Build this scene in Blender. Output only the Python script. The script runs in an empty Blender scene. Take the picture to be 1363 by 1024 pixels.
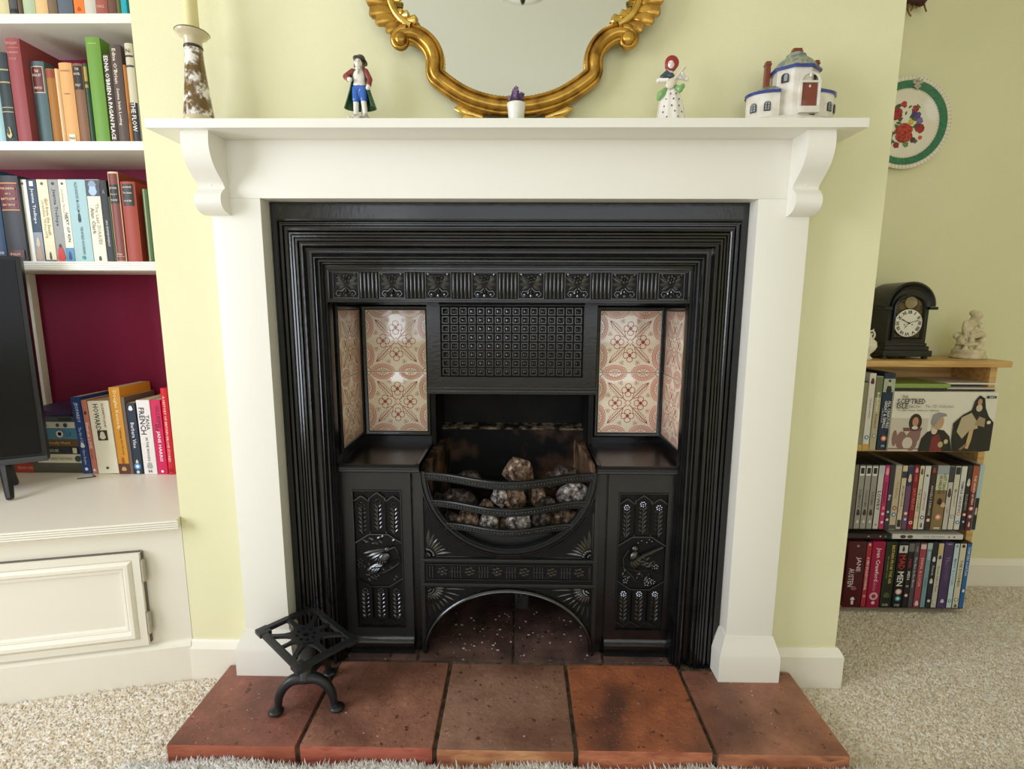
import bpy, bmesh, math, random
from mathutils import Vector, Matrix, Euler, noise

# ------------------------------------------------------------------ camera, light, exposure
scene = bpy.context.scene
COL = scene.collection
random.seed(7)
PI = math.pi
F_PX, YAW, PITCH, ROLL = 679.5, .01424, .15329, -.00422
CAM = Vector((.025, -1.08, .87))
_f = Vector((-math.sin(YAW) * math.cos(PITCH), math.cos(YAW) * math.cos(PITCH), -math.sin(PITCH)))
_r = Vector((math.cos(YAW), math.sin(YAW), 0))
_d = _f.cross(_r)
_r, _d = math.cos(ROLL) * _r + math.sin(ROLL) * _d, -math.sin(ROLL) * _r + math.cos(ROLL) * _d
cd = bpy.data.cameras.new('camera')
cd.sensor_fit = 'HORIZONTAL'; cd.sensor_width = 36; cd.lens = F_PX / 1363 * 36; cd.clip_start = .02
cam = bpy.data.objects.new('camera', cd); COL.objects.link(cam)
cam.matrix_world = Matrix(((_r.x, -_d.x, -_f.x, CAM.x), (_r.y, -_d.y, -_f.y, CAM.y), (_r.z, -_d.z, -_f.z, CAM.z), (0, 0, 0, 1)))
scene.camera = cam

w = bpy.data.worlds.new('world'); scene.world = w; w.use_nodes = True
w.node_tree.nodes['Background'].inputs[0].default_value = (.72, .85, 1, 1)
w.node_tree.nodes['Background'].inputs[1].default_value = 1.0

def area(name, loc, rot, sx, sy, power, col):
    l = bpy.data.lights.new(name, 'AREA'); l.shape = 'RECTANGLE'; l.size = sx; l.size_y = sy
    l.energy = power; l.color = col
    o = bpy.data.objects.new(name, l); COL.objects.link(o); o.location = loc; o.rotation_euler = rot
    return o
# daylight entering by the window in the left wall and by the window behind the camera
area('daylight_side_window', (-2.02, -1.15, 1.2), (0, -PI / 2, 0), 1.35, 1.2, 40, (.95, 1, 1.13))
area('daylight_rear_window', (.65, -3.52, 1.3), (PI / 2, 0, 0), 2.6, 1.5, 16, (.95, 1, 1.13))
area('daylight_rear_window_pane', (-1.15, -3.52, 1.3), (PI / 2, 0, 0), .55, 1.5, 8, (.95, 1, 1.13))
scene.view_settings.view_transform = 'Standard'
scene.view_settings.look = 'None'
scene.view_settings.exposure = -0.03
scene.view_settings.gamma = 1
scene.view_settings.use_curve_mapping = False
try:
    scene.cycles.use_denoising = True
    scene.cycles.denoiser = 'OPENIMAGEDENOISE'
    scene.cycles.max_bounces = 8
    scene.cycles.diffuse_bounces = 5
    scene.cycles.caustics_reflective = False
    scene.cycles.caustics_refractive = False
    scene.cycles.sample_clamp_indirect = 4
except Exception:
    pass

# ------------------------------------------------------------------ measuring helpers (pixel of the 1363x1024 frame + a true plane -> world point)
def _ray(px, py): return _r * ((px - 681.5) / F_PX) + _d * ((py - 512) / F_PX) + _f
def at(px, py, Y): d = _ray(px, py); return CAM + d * ((Y - CAM.y) / d.y)
def atz(px, py, Z): d = _ray(px, py); return CAM + d * ((Z - CAM.z) / d.z)

# ------------------------------------------------------------------ materials
def lin(c):
    if isinstance(c, str): c = tuple(int(c[i:i + 2], 16) for i in (0, 2, 4))
    return tuple((v / 255 / 12.92) if v / 255 <= .04045 else ((v / 255 + .055) / 1.055) ** 2.4 for v in c) + (1,)

MATS = {}
def mat(name, col, rough=.5, metal=0, spec=.5, col2=None, nscale=40, ndetail=4, lo=.4, hi=.6, bump=0, bscale=200, coat=0, col3=None, stretch=None, bdist=.002, nrough=.5, speck=None):
    if name in MATS: return MATS[name]
    m = bpy.data.materials.new(name); m.use_nodes = True; nt = m.node_tree; N, L = nt.nodes, nt.links
    b = N['Principled BSDF']
    b.inputs['Base Color'].default_value = lin(col); b.inputs['Roughness'].default_value = rough
    b.inputs['Metallic'].default_value = metal; b.inputs['Specular IOR Level'].default_value = spec
    b.inputs['Coat Weight'].default_value = coat; b.inputs['Coat Roughness'].default_value = .08
    tc = None
    if col2 or bump:
        tc = N.new('ShaderNodeTexCoord'); src = tc.outputs['Object']
        if stretch:
            mp = N.new('ShaderNodeMapping'); mp.inputs['Scale'].default_value = stretch
            L.new(src, mp.inputs['Vector']); src = mp.outputs['Vector']
    if col2:
        n = N.new('ShaderNodeTexNoise'); n.inputs['Scale'].default_value = nscale; n.inputs['Detail'].default_value = ndetail
        n.inputs['Roughness'].default_value = nrough
        L.new(src, n.inputs['Vector'])
        r = N.new('ShaderNodeValToRGB'); e = r.color_ramp.elements
        e[0].position = lo; e[0].color = lin(col); e[1].position = hi; e[1].color = lin(col2)
        if col3:
            x = e.new(min(1, hi + (hi - lo) * .6)); x.color = lin(col3)
        L.new(n.outputs['Fac'], r.inputs['Fac']); cout = r.outputs['Color']
        for sc, th, sc_col, wd_ in (q if len(q) == 4 else (*q, .05) for q in (speck or ())):
            n3 = N.new('ShaderNodeTexNoise'); n3.inputs['Scale'].default_value = sc; n3.inputs['Detail'].default_value = 2; L.new(src, n3.inputs['Vector'])
            r3 = N.new('ShaderNodeValToRGB'); r3.color_ramp.elements[0].position = th; r3.color_ramp.elements[1].position = min(1, th + wd_); L.new(n3.outputs['Fac'], r3.inputs['Fac'])
            mx = N.new('ShaderNodeMix'); mx.data_type = 'RGBA'; mx.inputs[7].default_value = lin(sc_col)
            L.new(r3.outputs['Color'], mx.inputs[0]); L.new(cout, mx.inputs[6]); cout = mx.outputs[2]
        L.new(cout, b.inputs['Base Color'])
    if bump:
        n2 = N.new('ShaderNodeTexNoise'); n2.inputs['Scale'].default_value = bscale; n2.inputs['Detail'].default_value = 3
        L.new(src, n2.inputs['Vector'])
        bp = N.new('ShaderNodeBump'); bp.inputs['Strength'].default_value = bump; bp.inputs['Distance'].default_value = bdist
        L.new(n2.outputs['Fac'], bp.inputs['Height']); L.new(bp.outputs['Normal'], b.inputs['Normal'])
    MATS[name] = m
    return m
def flat(col, rough=.5):
    return mat('paint_%s_%d' % (col, rough * 100), col, rough)

WALL = mat('wall_paint', 'e2deb4', .75, spec=.25, col2='e6e2ba', nscale=3, bump=.12, bscale=160, bdist=.003)
CEIL = mat('ceiling_paint', 'eceae0', .8, spec=.2)
BURG = mat('burgundy_paint', '80143a', .6, spec=.3, bump=.05)
WHITE = mat('white_gloss_paint', 'eeebe0', .32, spec=.45, bump=.06, bscale=60)
CREAMW = mat('cream_satin_paint', 'ece6d6', .38, spec=.45, bump=.05, bscale=60)
IRON = mat('black_cast_iron', '09090a', .22, spec=.6, col2='131415', nscale=30, bump=.22, bscale=130, bdist=.0015)
IRONR = mat('black_cast_iron_relief', '0c0c0d', .2, spec=1.0, bump=.15, bscale=300, bdist=.0008)
IRONG = mat('dull_black_ground', '0a0a0b', .55, spec=.25, bump=.3, bscale=200)
SOOT = mat('sooty_iron', '090909', .7, spec=.3, col2='141210', nscale=18, bump=.35, bscale=90)
SOOTB = mat('scorched_fireback', '0a0a0b', .75, spec=.2, col2='5a4030', nscale=9, ndetail=6, lo=.5, hi=.68, col3='a08a70', bump=.4, bscale=70)
ASHL = mat('ashy_ledge', '1c1713', .85, spec=.2, col2='9a8a74', nscale=40, ndetail=8, lo=.44, hi=.64, bump=.5, bscale=110)
GRATE = mat('grey_black_grate_iron', '1c1d1e', .38, spec=.5, bump=.2, bscale=150)
CARPET = mat('carpet_wool', 'd6c6ae', .95, spec=.1, col2='eee4d2', nscale=260, ndetail=3, lo=.3, hi=.62, bump=1, bscale=330, bdist=.006)
BLACKP = mat('black_plastic', '0d0e0f', .35)
PINE = mat('pine_wood', 'c09458', .4, spec=.4, col2='d6ae70', nscale=9, ndetail=5, stretch=(1, 9, 9), bump=.05)
GOLD = mat('gilded_wood', 'c69a46', .27, metal=.88, col2='7c561e', nscale=34, ndetail=6, lo=.42, hi=.72, bump=.25, bscale=60)
GOLDL = mat('bright_gilding', 'dcb964', .24, metal=.88, col2='a87f34', nscale=50, lo=.4, hi=.8)
MIRROR = mat('mirror_glass', 'd9dcd0', .02, metal=1)

# ------------------------------------------------------------------ object helpers (everything authored in world coordinates)
def wm(o):
    m = Matrix.LocRotScale(o.location, o.rotation_euler, o.scale)
    return wm(o.parent) @ m if o.parent else m

def props(o, label=None, cat=None, group=None, kind=None):
    for k, v in (('label', label), ('category', cat), ('group', group), ('kind', kind)):
        if v: o[k] = v
    return o

def thing(name, loc, label, cat, group=None, rot=(0, 0, 0)):
    o = bpy.data.objects.new(name, None); COL.objects.link(o); o.location = loc; o.rotation_euler = rot
    o.empty_display_size = .02
    return props(o, label, cat, group)

def finish_mesh(me, m, smooth):
    for x in (m if isinstance(m, (list, tuple)) else [m]): me.materials.append(x)
    if smooth:
        for p in me.polygons: p.use_smooth = True
        me.set_sharp_from_angle(angle=math.radians(smooth if smooth is not True else 40))

def obj(name, bm, m, parent=None, smooth=0, org=None, local=False, label=None, cat=None, group=None, kind=None, fixn=True):
    """one mesh object; bm in world coordinates unless local"""
    if fixn: bmesh.ops.recalc_face_normals(bm, faces=bm.faces[:])
    me = bpy.data.meshes.new(name)
    o = bpy.data.objects.new(name, me)
    if parent: o.parent = parent
    if not local:
        if parent: bm.transform(wm(parent).inverted())
        elif org is not None: o.location = org; bm.transform(Matrix.Translation(-Vector(org)))
    bm.to_mesh(me); bm.free()
    COL.objects.link(o)
    finish_mesh(me, m, smooth)
    return props(o, label, cat, group, kind)

def share(name, me, parent, loc, rot=(0, 0, 0), scale=(1, 1, 1), local=False):
    """another object with the same mesh data, placed in world coordinates"""
    o = bpy.data.objects.new(name, me); o.parent = parent; COL.objects.link(o)
    if parent and not local:
        M = wm(parent).inverted() @ Matrix.LocRotScale(Vector(loc), Euler(rot), Vector(scale))
        o.matrix_basis = M
    else:
        o.location = loc; o.rotation_euler = rot; o.scale = scale
    return o

def bmnew(): return bmesh.new()

def merge(bm, b2, M=None):
    me = bpy.data.meshes.new('tmp'); b2.to_mesh(me); b2.free()
    if M is not None: me.transform(M)
    bm.from_mesh(me); bpy.data.meshes.remove(me)

def box(bm, x0, x1, y0, y1, z0, z1, bev=0, M=None, seg=2):
    b2 = bmesh.new()
    v = [b2.verts.new((x, y, z)) for x in (x0, x1) for y in (y0, y1) for z in (z0, z1)]
    for f in ((0, 1, 3, 2), (4, 6, 7, 5), (0, 4, 5, 1), (2, 3, 7, 6), (0, 2, 6, 4), (1, 5, 7, 3)): b2.faces.new([v[i] for i in f])
    if bev: bmesh.ops.bevel(b2, geom=b2.edges[:], offset=bev, segments=seg, profile=.7, affect='EDGES')
    merge(bm, b2, M)

def prism(bm, pts, axis, a, b, M=None, bev=0):
    b2 = bmesh.new()
    def p(q, c): return {'x': (c, q[0], q[1]), 'y': (q[0], c, q[1]), 'z': (q[0], q[1], c)}[axis]
    A = [b2.verts.new(p(q, a)) for q in pts]; B = [b2.verts.new(p(q, b)) for q in pts]
    n = len(pts)
    b2.faces.new(A); b2.faces.new(B[::-1])
    for i in range(n): b2.faces.new((A[i], B[i], B[(i + 1) % n], A[(i + 1) % n]))
    bmesh.ops.recalc_face_normals(b2, faces=b2.faces[:])
    if bev: bmesh.ops.bevel(b2, geom=b2.edges[:], offset=bev, segments=2, profile=.7, affect='EDGES')
    merge(bm, b2, M)

def lathe(bm, prof, n=24, c=(0, 0, 0), M=None, a0=0, a1=2 * PI, close=True):
    b2 = bmesh.new(); rings = []
    full = abs(a1 - a0 - 2 * PI) < 1e-6
    k = n if full else n + 1
    for r, z in prof:
        if r < 1e-6: rings.append([b2.verts.new((0, 0, z))] * k)
        else: rings.append([b2.verts.new((r * math.cos(a0 + (a1 - a0) * i / n), r * math.sin(a0 + (a1 - a0) * i / n), z)) for i in range(k)])
    for A, B in zip(rings, rings[1:]):
        for i in range(n):
            j = (i + 1) % k
            q = []
            for v in (A[i], A[j], B[j], B[i]):
                if v not in q: q.append(v)
            if len(q) > 2:
                try: b2.faces.new(q)
                except ValueError: pass
    if close and full:
        for R in (rings[0], rings[-1]):
            if R[0] is not R[1]:
                try: b2.faces.new(R)
                except ValueError: pass
    T = Matrix.Translation(Vector(c))
    merge(bm, b2, T @ M if M is not None else T)

def tube(bm, path, rad, n=8, flat_=1.0, up=None):
    """round bar along a path; rad a number or a list; flat_ squashes along `up`"""
    P = [Vector(p) for p in path]
    R = rad if isinstance(rad, (list, tuple)) else [rad] * len(P)
    b2 = bmesh.new(); rings = []; prev = None
    for i, p in enumerate(P):
        t = (P[min(i + 1, len(P) - 1)] - P[max(i - 1, 0)]).normalized()
        if prev is None:
            a = Vector(up) if up else (Vector((0, 0, 1)) if abs(t.z) < .9 else Vector((1, 0, 0)))
            u = (a - t * a.dot(t)).normalized()
        else:
            u = (prev - t * prev.dot(t)).normalized()
        prev = u; v = t.cross(u)
        rings.append([b2.verts.new(p + (u * math.cos(2 * PI * k / n) * flat_ + v * math.sin(2 * PI * k / n)) * max(R[i], 1e-5)) for k in range(n)])
    for A, B in zip(rings, rings[1:]):
        for k in range(n): b2.faces.new((A[k], A[(k + 1) % n], B[(k + 1) % n], B[k]))
    b2.faces.new(rings[0][::-1]); b2.faces.new(rings[-1])
    merge(bm, b2)

def ball(bm, c, r, u=10, v=7, rot=None):
    if not isinstance(r, (tuple, list)): r = (r, r, r)
    b2 = bmesh.new(); bmesh.ops.create_uvsphere(b2, u_segments=u, v_segments=v, radius=1)
    M = Matrix.Translation(Vector(c)) @ (rot.to_4x4() if rot is not None else Matrix.Identity(4)) @ Matrix.Diagonal((*r, 1))
    merge(bm, b2, M)

def sweep(bm, path, prof, y0=0, closed=False, side=1):
    """profile (u across, v towards the viewer) along a planar x-z path with mitred corners"""
    P = [Vector((p[0], p[1])) for p in path]; n = len(P); rings = []
    b2 = bmesh.new()
    for i, p in enumerate(P):
        a = P[(i - 1) % n] if (closed or i > 0) else None
        c = P[(i + 1) % n] if (closed or i < n - 1) else None
        t1 = (p - a).normalized() if a is not None else None; t2 = (c - p).normalized() if c is not None else None
        t1 = t1 or t2; t2 = t2 or t1
        n1 = Vector((-t1.y, t1.x)) * side; n2 = Vector((-t2.y, t2.x)) * side
        m = (n1 + n2); m = m / max(.25, 1 + n1.dot(n2))
        rings.append([b2.verts.new((p.x + m.x * u, y0 - v, p.y + m.y * u)) for u, v in prof])
    rng = range(n if closed else n - 1)
    for i in rng:
        A, B = rings[i], rings[(i + 1) % n]
        for k in range(len(prof) - 1): b2.faces.new((A[k], B[k], B[k + 1], A[k + 1]))
    merge(bm, b2)

def leafm(bm, c, ang, ln, wd, h, y0=0):
    """raised pointed leaf lying on an x-z plane facing -y; c is its foot"""
    d = Vector((math.cos(ang), 0, math.sin(ang))); s = Vector((-d.z, 0, d.x)); o = Vector((c[0], y0, c[1])); out = Vector((0, -h, 0))
    b2 = bmesh.new()
    foot = b2.verts.new(o); tip = b2.verts.new(o + d * ln)
    l = [b2.verts.new(o + d * ln * t + s * wd * .5 * w_) for t, w_ in ((.25, .8), (.55, 1), (.8, .6))]
    r = [b2.verts.new(o + d * ln * t - s * wd * .5 * w_) for t, w_ in ((.25, .8), (.55, 1), (.8, .6))]
    m = [b2.verts.new(o + d * ln * t + out * w_ * .48) for t, w_ in ((.25, .8), (.55, 1), (.8, .7))]
    L_ = [foot] + l + [tip]; R_ = [foot] + r + [tip]; M_ = [foot] + m + [tip]
    for X in (L_, R_):
        for i in range(4):
            q = []
            for v in (X[i], X[i + 1], M_[i + 1], M_[i]):
                if v not in q: q.append(v)
            b2.faces.new(q)
    merge(bm, b2)

def rosette(bm, c, r, h, y0=0, n=6):
    for k in range(n):
        a = 2 * PI * k / n + .3
        ball(bm, (c[0] + math.cos(a) * r * .62, y0, c[1] + math.sin(a) * r * .62), (r * .36, h, r * .36), 6, 4)
    ball(bm, (c[0], y0 - h * .3, c[1]), (r * .3, h, r * .3), 6, 4)

def ribbon(bm, pts, wd, y, closed=False, mi=0):
    """flat printed line on an x-z plane"""
    P = [Vector(p) for p in pts]; n = len(P); A = []; B = []
    for i, p in enumerate(P):
        a = P[(i - 1) % n] if (closed or i) else p; c = P[(i + 1) % n] if (closed or i < n - 1) else p
        t = (c - a); t = t.normalized() if t.length else Vector((1, 0)); s = Vector((-t.y, t.x)) * wd / 2
        A.append(bm.verts.new((p.x + s.x, y, p.y + s.y))); B.append(bm.verts.new((p.x - s.x, y, p.y - s.y)))
    for i in range(n if closed else n - 1):
        j = (i + 1) % n; f = bm.faces.new((A[i], A[j], B[j], B[i])); f.material_index = mi

def disc(bm, c, rx, rz, y, n=12, mi=0, pts=None):
    pts = pts or [(c[0] + rx * math.cos(2 * PI * k / n), c[1] + rz * math.sin(2 * PI * k / n)) for k in range(n)]
    f = bm.faces.new([bm.verts.new((p[0], y, p[1])) for p in pts]); f.material_index = mi

def arc(cx, cz, rx, rz, a0, a1, n):
    return [(cx + rx * math.cos(math.radians(a0 + (a1 - a0) * i / n)), cz + rz * math.sin(math.radians(a0 + (a1 - a0) * i / n))) for i in range(n + 1)]

def catmull(P, k=6):
    P = [Vector(p) for p in P]; out = []
    for i in range(len(P) - 1):
        p0 = P[max(i - 1, 0)]; p1 = P[i]; p2 = P[i + 1]; p3 = P[min(i + 2, len(P) - 1)]
        for j in range(k):
            t = j / k
            out.append(.5 * ((2 * p1) + (p2 - p0) * t + (2 * p0 - 5 * p1 + 4 * p2 - p3) * t * t + (3 * p1 - p0 - 3 * p2 + p3) * t ** 3))
    out.append(P[-1]); return out

TEXTS = {}
def text(body, m, parent, M, fit, name='lettering', bold=0, local=True, maxh=None):
    """flat lettering: fit = (length, height); M places text-local x/y plane in the parent's frame"""
    key = (body, bold)
    if key not in TEXTS:
        cu = bpy.data.curves.new('t', 'FONT'); cu.body = body; cu.size = 1; cu.resolution_u = 1; cu.offset = bold
        cu.align_x = 'CENTER'
        o = bpy.data.objects.new('t', cu); me = bpy.data.meshes.new_from_object(o)
        TEXTS[key] = [v.co.copy() for v in me.vertices], [tuple(p.vertices) for p in me.polygons]
        bpy.data.objects.remove(o); bpy.data.curves.remove(cu)
    V, Fc = TEXTS[key]
    x0 = min(v.x for v in V); x1 = max(v.x for v in V); y0 = min(v.y for v in V); y1 = max(v.y for v in V)
    sx = fit[0] / (x1 - x0); sy = fit[1] / (y1 - y0)
    sx = min(sx, sy * 1.25); sy = min(sy, sx * 2.6)
    me = bpy.data.meshes.new(name)
    me.from_pydata([((v.x - (x0 + x1) / 2) * sx, (v.y - (y0 + y1) / 2) * sy, 0) for v in V], [], Fc)
    me.materials.append(m)
    o = bpy.data.objects.new(name, me); COL.objects.link(o); o.parent = parent
    o.matrix_basis = M if local else (wm(parent).inverted() @ M if parent else M)
    return o
# text frames on planes facing -y
T_H = Matrix(((1, 0, 0, 0), (0, 0, -1, 0), (0, 1, 0, 0), (0, 0, 0, 1)))       # reads left to right
T_V = Matrix(((0, 1, 0, 0), (0, 0, -1, 0), (-1, 0, 0, 0), (0, 0, 0, 1)))     # reads downwards, heads to the right
def tm(x, y, z, T): return Matrix.Translation((x, y, z)) @ T

def remeshed(bm, voxel, smooth=3):
    me = bpy.data.meshes.new('tmp'); bm.to_mesh(me); bm.free()
    o = bpy.data.objects.new('tmp', me); COL.objects.link(o)
    md = o.modifiers.new('r', 'REMESH'); md.mode = 'VOXEL'; md.voxel_size = voxel
    if smooth:
        sm = o.modifiers.new('s', 'SMOOTH'); sm.iterations = smooth; sm.factor = .5
    dg = bpy.context.evaluated_depsgraph_get()
    out = bpy.data.meshes.new_from_object(o.evaluated_get(dg))
    bpy.data.objects.remove(o); bpy.data.meshes.remove(me)
    b2 = bmesh.new(); b2.from_mesh(out); bpy.data.meshes.remove(out)
    return b2

# ------------------------------------------------------------------ the room
HZ = .0447          # hearth top
CEILZ = 2.45; XL, XR, YF = -2.1, 2.2, -3.6; YB_L, YB_R = .42, .45
BX0, BX1 = -.736, .756
def struct(name, bm, m, smooth=0): return obj(name, bm, m, smooth=smooth, kind='structure')

b = bmnew(); box(b, XL - .1, XR + .1, YF - .1, .6, -.06, 0); struct('floor', b, CARPET)
b = bmnew(); box(b, XL - .1, XR + .1, YF - .1, .6, CEILZ, CEILZ + .06); struct('ceiling', b, CEIL)
b = bmnew()
box(b, BX0, -.486, 0, YB_R, 0, 1.0766); box(b, .486, BX1, 0, YB_R, 0, 1.0766); box(b, BX0, BX1, 0, YB_R, 1.0766, CEILZ); box(b, BX0, BX1, YB_R, YB_R + .1, 0, CEILZ)
struct('wall_chimney_breast', b, WALL)
b = bmnew(); box(b, XL - .1, BX0, YB_L, YB_L + .1, 0, CEILZ); struct('wall_left_alcove', b, BURG)
b = bmnew(); box(b, BX1 - .02, XR + .1, YB_R, YB_R + .1, 0, CEILZ); struct('wall_right_alcove', b, WALL)
b = bmnew()
box(b, XL - .1, XL, -.5, .52, 0, CEILZ); box(b, XL - .1, XL, YF, -1.8, 0, CEILZ)
box(b, XL - .1, XL, -1.8, -.5, 0, .5); box(b, XL - .1, XL, -1.8, -.5, 1.9, CEILZ); struct('wall_left', b, WALL)
b = bmnew(); box(b, XR, XR + .1, YF, .55, 0, CEILZ); struct('wall_right', b, WALL)
b = bmnew()
box(b, XL - .1, -1.6, YF - .1, YF, 0, CEILZ); box(b, 2.0, XR + .1, YF - .1, YF, 0, CEILZ)
box(b, -1.6, 2.0, YF - .1, YF, 0, .55); box(b, -1.6, 2.0, YF - .1, YF, 2.15, CEILZ); struct('wall_front', b, WALL)
PANE = mat('window_glass', 'dfe8ee', .05, spec=.5)
def window(name, along, c, a0, a1, z0, z1, n):
    bf = bmnew(); bp = bmnew()
    def bx(bm_, p0, p1, q0, q1, d0, d1):
        if along == 'y': box(bm_, c + d0, c + d1, p0, p1, q0, q1)
        else: box(bm_, p0, p1, c + d0, c + d1, q0, q1)
    for i in range(n + 1):
        p = a0 + (a1 - a0) * i / n; bx(bf, max(p - .025, a0), min(p + .025, a1), z0, z1, -.08, -.03)
    for z in (z0 + .025, (z0 + z1) / 2, z1 - .025): bx(bf, a0, a1, z - .025, z + .025, -.075, -.035)
    wo = struct(name, bf, WHITE)
    bx(bp, a0 + .03, a1 - .03, z0 + .03, z1 - .03, -.058, -.054)
    obj('pane', bp, PANE, wo)
    bs = bmnew(); bx(bs, a0 - .03, a1 + .03, z0 - .04, z0, -.03, .06); obj('window_sill', bs, WHITE, wo)
window('window_1', 'y', XL, -1.8, -.5, .5, 1.9, 2)
window('window_2', 'x', YF, -1.6, 2.0, .55, 2.15, 5)

def skirting(name, pts, h=.097):
    """run of baseboard: pts in x-y, room side on the left of travel"""
    b = bmnew(); P = [Vector(p) for p in pts]
    prof = [(0, 0), (.014, 0), (.014, h - .018), (.011, h - .012), (.007, h - .004), (.004, h), (0, h)]
    rings = []
    for i, p in enumerate(P):
        t1 = (p - P[i - 1]).normalized() if i else None; t2 = (P[i + 1] - p).normalized() if i < len(P) - 1 else None
        t1 = t1 or t2; t2 = t2 or t1
        n1 = Vector((-t1.y, t1.x)); n2 = Vector((-t2.y, t2.x)); m = (n1 + n2) / (1 + n1.dot(n2))
        rings.append([b.verts.new((p.x + m.x * u, p.y + m.y * u, z)) for u, z in prof])
    for A, B in zip(rings, rings[1:]):
        for k in range(len(prof)): b.faces.new((A[k], B[k], B[(k + 1) % len(prof)], A[(k + 1) % len(prof)]))
    b.faces.new(rings[0]); b.faces.new(rings[-1][::-1])
    return struct(name, b, CREAMW)
skirting('baseboard_chimney_left', [(-.607, 0), (BX0, 0)])
skirting('baseboard_chimney_right', [(BX1, .44), (BX1, 0), (.602, 0)])
skirting('baseboard_right_alcove', [(XR, YB_R), (BX1 + .016, YB_R)], .09)
skirting('baseboard_right', [(XR, YF), (XR, YB_R - .015)], .09)
skirting('baseboard_left', [(XL, -.9), (XL, YF)], .09)

# ------------------------------------------------------------------ hearth of quarry tiles
def quarry(n, a, c, d):
    return mat('quarry_tile_' + n, a, .45, spec=.4, col2=c, nscale=13, ndetail=10, lo=.38, hi=.60, col3=d, bump=.55, bscale=85, bdist=.003, nrough=.78, speck=((7, .44, '5e3c30', .3), (150, .68, '4a2a1e'), (60, .67, '5c3a2c'), (260, .71, 'd9b8a4')))
QT = [quarry('plum', '7e5044', '965e50', 'ae7a68'), quarry('brown', '845848', 'a0705c', 'b88a70'), quarry('dun', '846252', 'a27c66', 'bc9678'),
      quarry('orange', '9a5a40', 'bc7048', 'a0624a'), quarry('russet', '8a5c4a', 'a6725a', 'c0946f')]
QS = mat('sooty_quarry_tile', '43332f', .5, spec=.35, col2='6a5048', nscale=16, ndetail=8, lo=.38, hi=.7, speck=((70, .64, '241a18'), (150, .70, 'a8968c')), bump=.4, bscale=60, bdist=.003)
MORT = mat('old_mortar', '4a4036', .9, spec=.1, col2='6b5d4c', nscale=60, bump=.6, bscale=140)
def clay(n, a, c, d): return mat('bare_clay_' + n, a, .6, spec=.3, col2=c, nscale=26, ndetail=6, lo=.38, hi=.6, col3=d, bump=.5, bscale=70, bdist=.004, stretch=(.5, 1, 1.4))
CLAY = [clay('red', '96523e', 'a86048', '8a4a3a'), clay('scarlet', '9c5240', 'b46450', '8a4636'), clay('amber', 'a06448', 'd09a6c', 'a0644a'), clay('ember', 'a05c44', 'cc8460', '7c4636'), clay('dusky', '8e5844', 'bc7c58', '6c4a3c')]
hearth = thing('hearth', (0, -.12, 0), 'raised hearth of five red quarry tiles in front of the black fireplace', 'hearth')
b = bmnew(); box(b, -.636, .641, -.232, -.016, .0, HZ - .008); box(b, -.475, .475, -.016, .3, 0, HZ - .006); obj('mortar_bed', b, MORT, hearth)
jx = [-.640, -.3905, -.1305, .1365, .3965, .645]
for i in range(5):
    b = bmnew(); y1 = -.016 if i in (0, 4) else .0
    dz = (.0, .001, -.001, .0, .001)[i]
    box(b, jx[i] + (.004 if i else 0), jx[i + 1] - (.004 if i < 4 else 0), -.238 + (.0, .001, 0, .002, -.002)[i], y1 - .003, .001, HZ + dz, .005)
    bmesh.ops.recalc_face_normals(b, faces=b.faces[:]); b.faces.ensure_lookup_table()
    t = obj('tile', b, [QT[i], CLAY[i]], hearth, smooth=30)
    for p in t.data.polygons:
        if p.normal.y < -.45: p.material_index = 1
for x0, x1 in ((-.40, -.214), (-.208, .0115), (.0175, .224), (.23, .40)):
    b = bmnew(); box(b, x0, x1, .008, .295, .001, HZ, .003); obj('tile', b, QS, hearth, smooth=30)
# ash crumbs on the sooty tiles
CRUMB = mat('ash_crumb', 'b9aca0', .9)
b = bmnew()
for k in range(70):
    x = random.uniform(-.15, .2); y = random.uniform(.02, .2); s = random.uniform(.0008, .0028)
    ball(b, (x, y, HZ + s * .4), (s * random.uniform(.8, 1.8), s, s * .5), 5, 3)
for k in range(26):
    x = random.uniform(-.55, .6); y = random.uniform(-.22, -.02); s = random.uniform(.0006, .0018)
    ball(b, (x, y, HZ + .001 + s * .3), (s * 1.5, s, s * .5), 5, 3)
obj('ash_crumbs', b, CRUMB, org=(0, .1, HZ), label='pale scattered ash crumbs on the hearth tiles', cat='ash', kind='stuff')

# ------------------------------------------------------------------ mantelpiece
mp = thing('mantelpiece', (0, -.02, HZ), 'white painted wooden mantelpiece with shelf on two scrolled brackets', 'mantelpiece')
b = bmnew(); box(b, -.654, .6416, -.108, -.0005, 1.185, 1.201, .0015); obj('shelf', b, WHITE, mp, smooth=30)
b = bmnew(); box(b, -.59, .592, -.04, -.0005, 1.0766, 1.185, .001); obj('frieze_board', b, WHITE, mp, smooth=30)
def plinth(x0, x1, i0, i1):
    b = bmnew()
    lv = [(x0, x1, -.054, HZ), (x0, x1, -.054, .102), (x0 + .002, x1 - .002, -.0525, .112), (i0, i1, -.041, .1465), (i0, i1, -.041, .1485)]
    R = [[b.verts.new(p) for p in ((a, y, z), (c, y, z), (c, -.0005, z), (a, -.0005, z))] for a, c, y, z in lv]
    for A, B in zip(R, R[1:]):
        for k in range(4): b.faces.new((A[k], A[(k + 1) % 4], B[(k + 1) % 4], B[k]))
    b.faces.new(R[0]); b.faces.new(R[-1])
    return b
for x0, x1, p0, p1 in ((-.585, -.487, -.606, -.477), (.487, .588, .4705, .604)):
    b = bmnew(); box(b, x0, x1, -.04, -.0005, HZ + .002, 1.0766, .0012)
    pil = obj('pilaster', b, WHITE, mp, smooth=30)
    obj('plinth', plinth(p0, p1, x0 - .003, x1 + .003), WHITE, pil, smooth=20)
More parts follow.
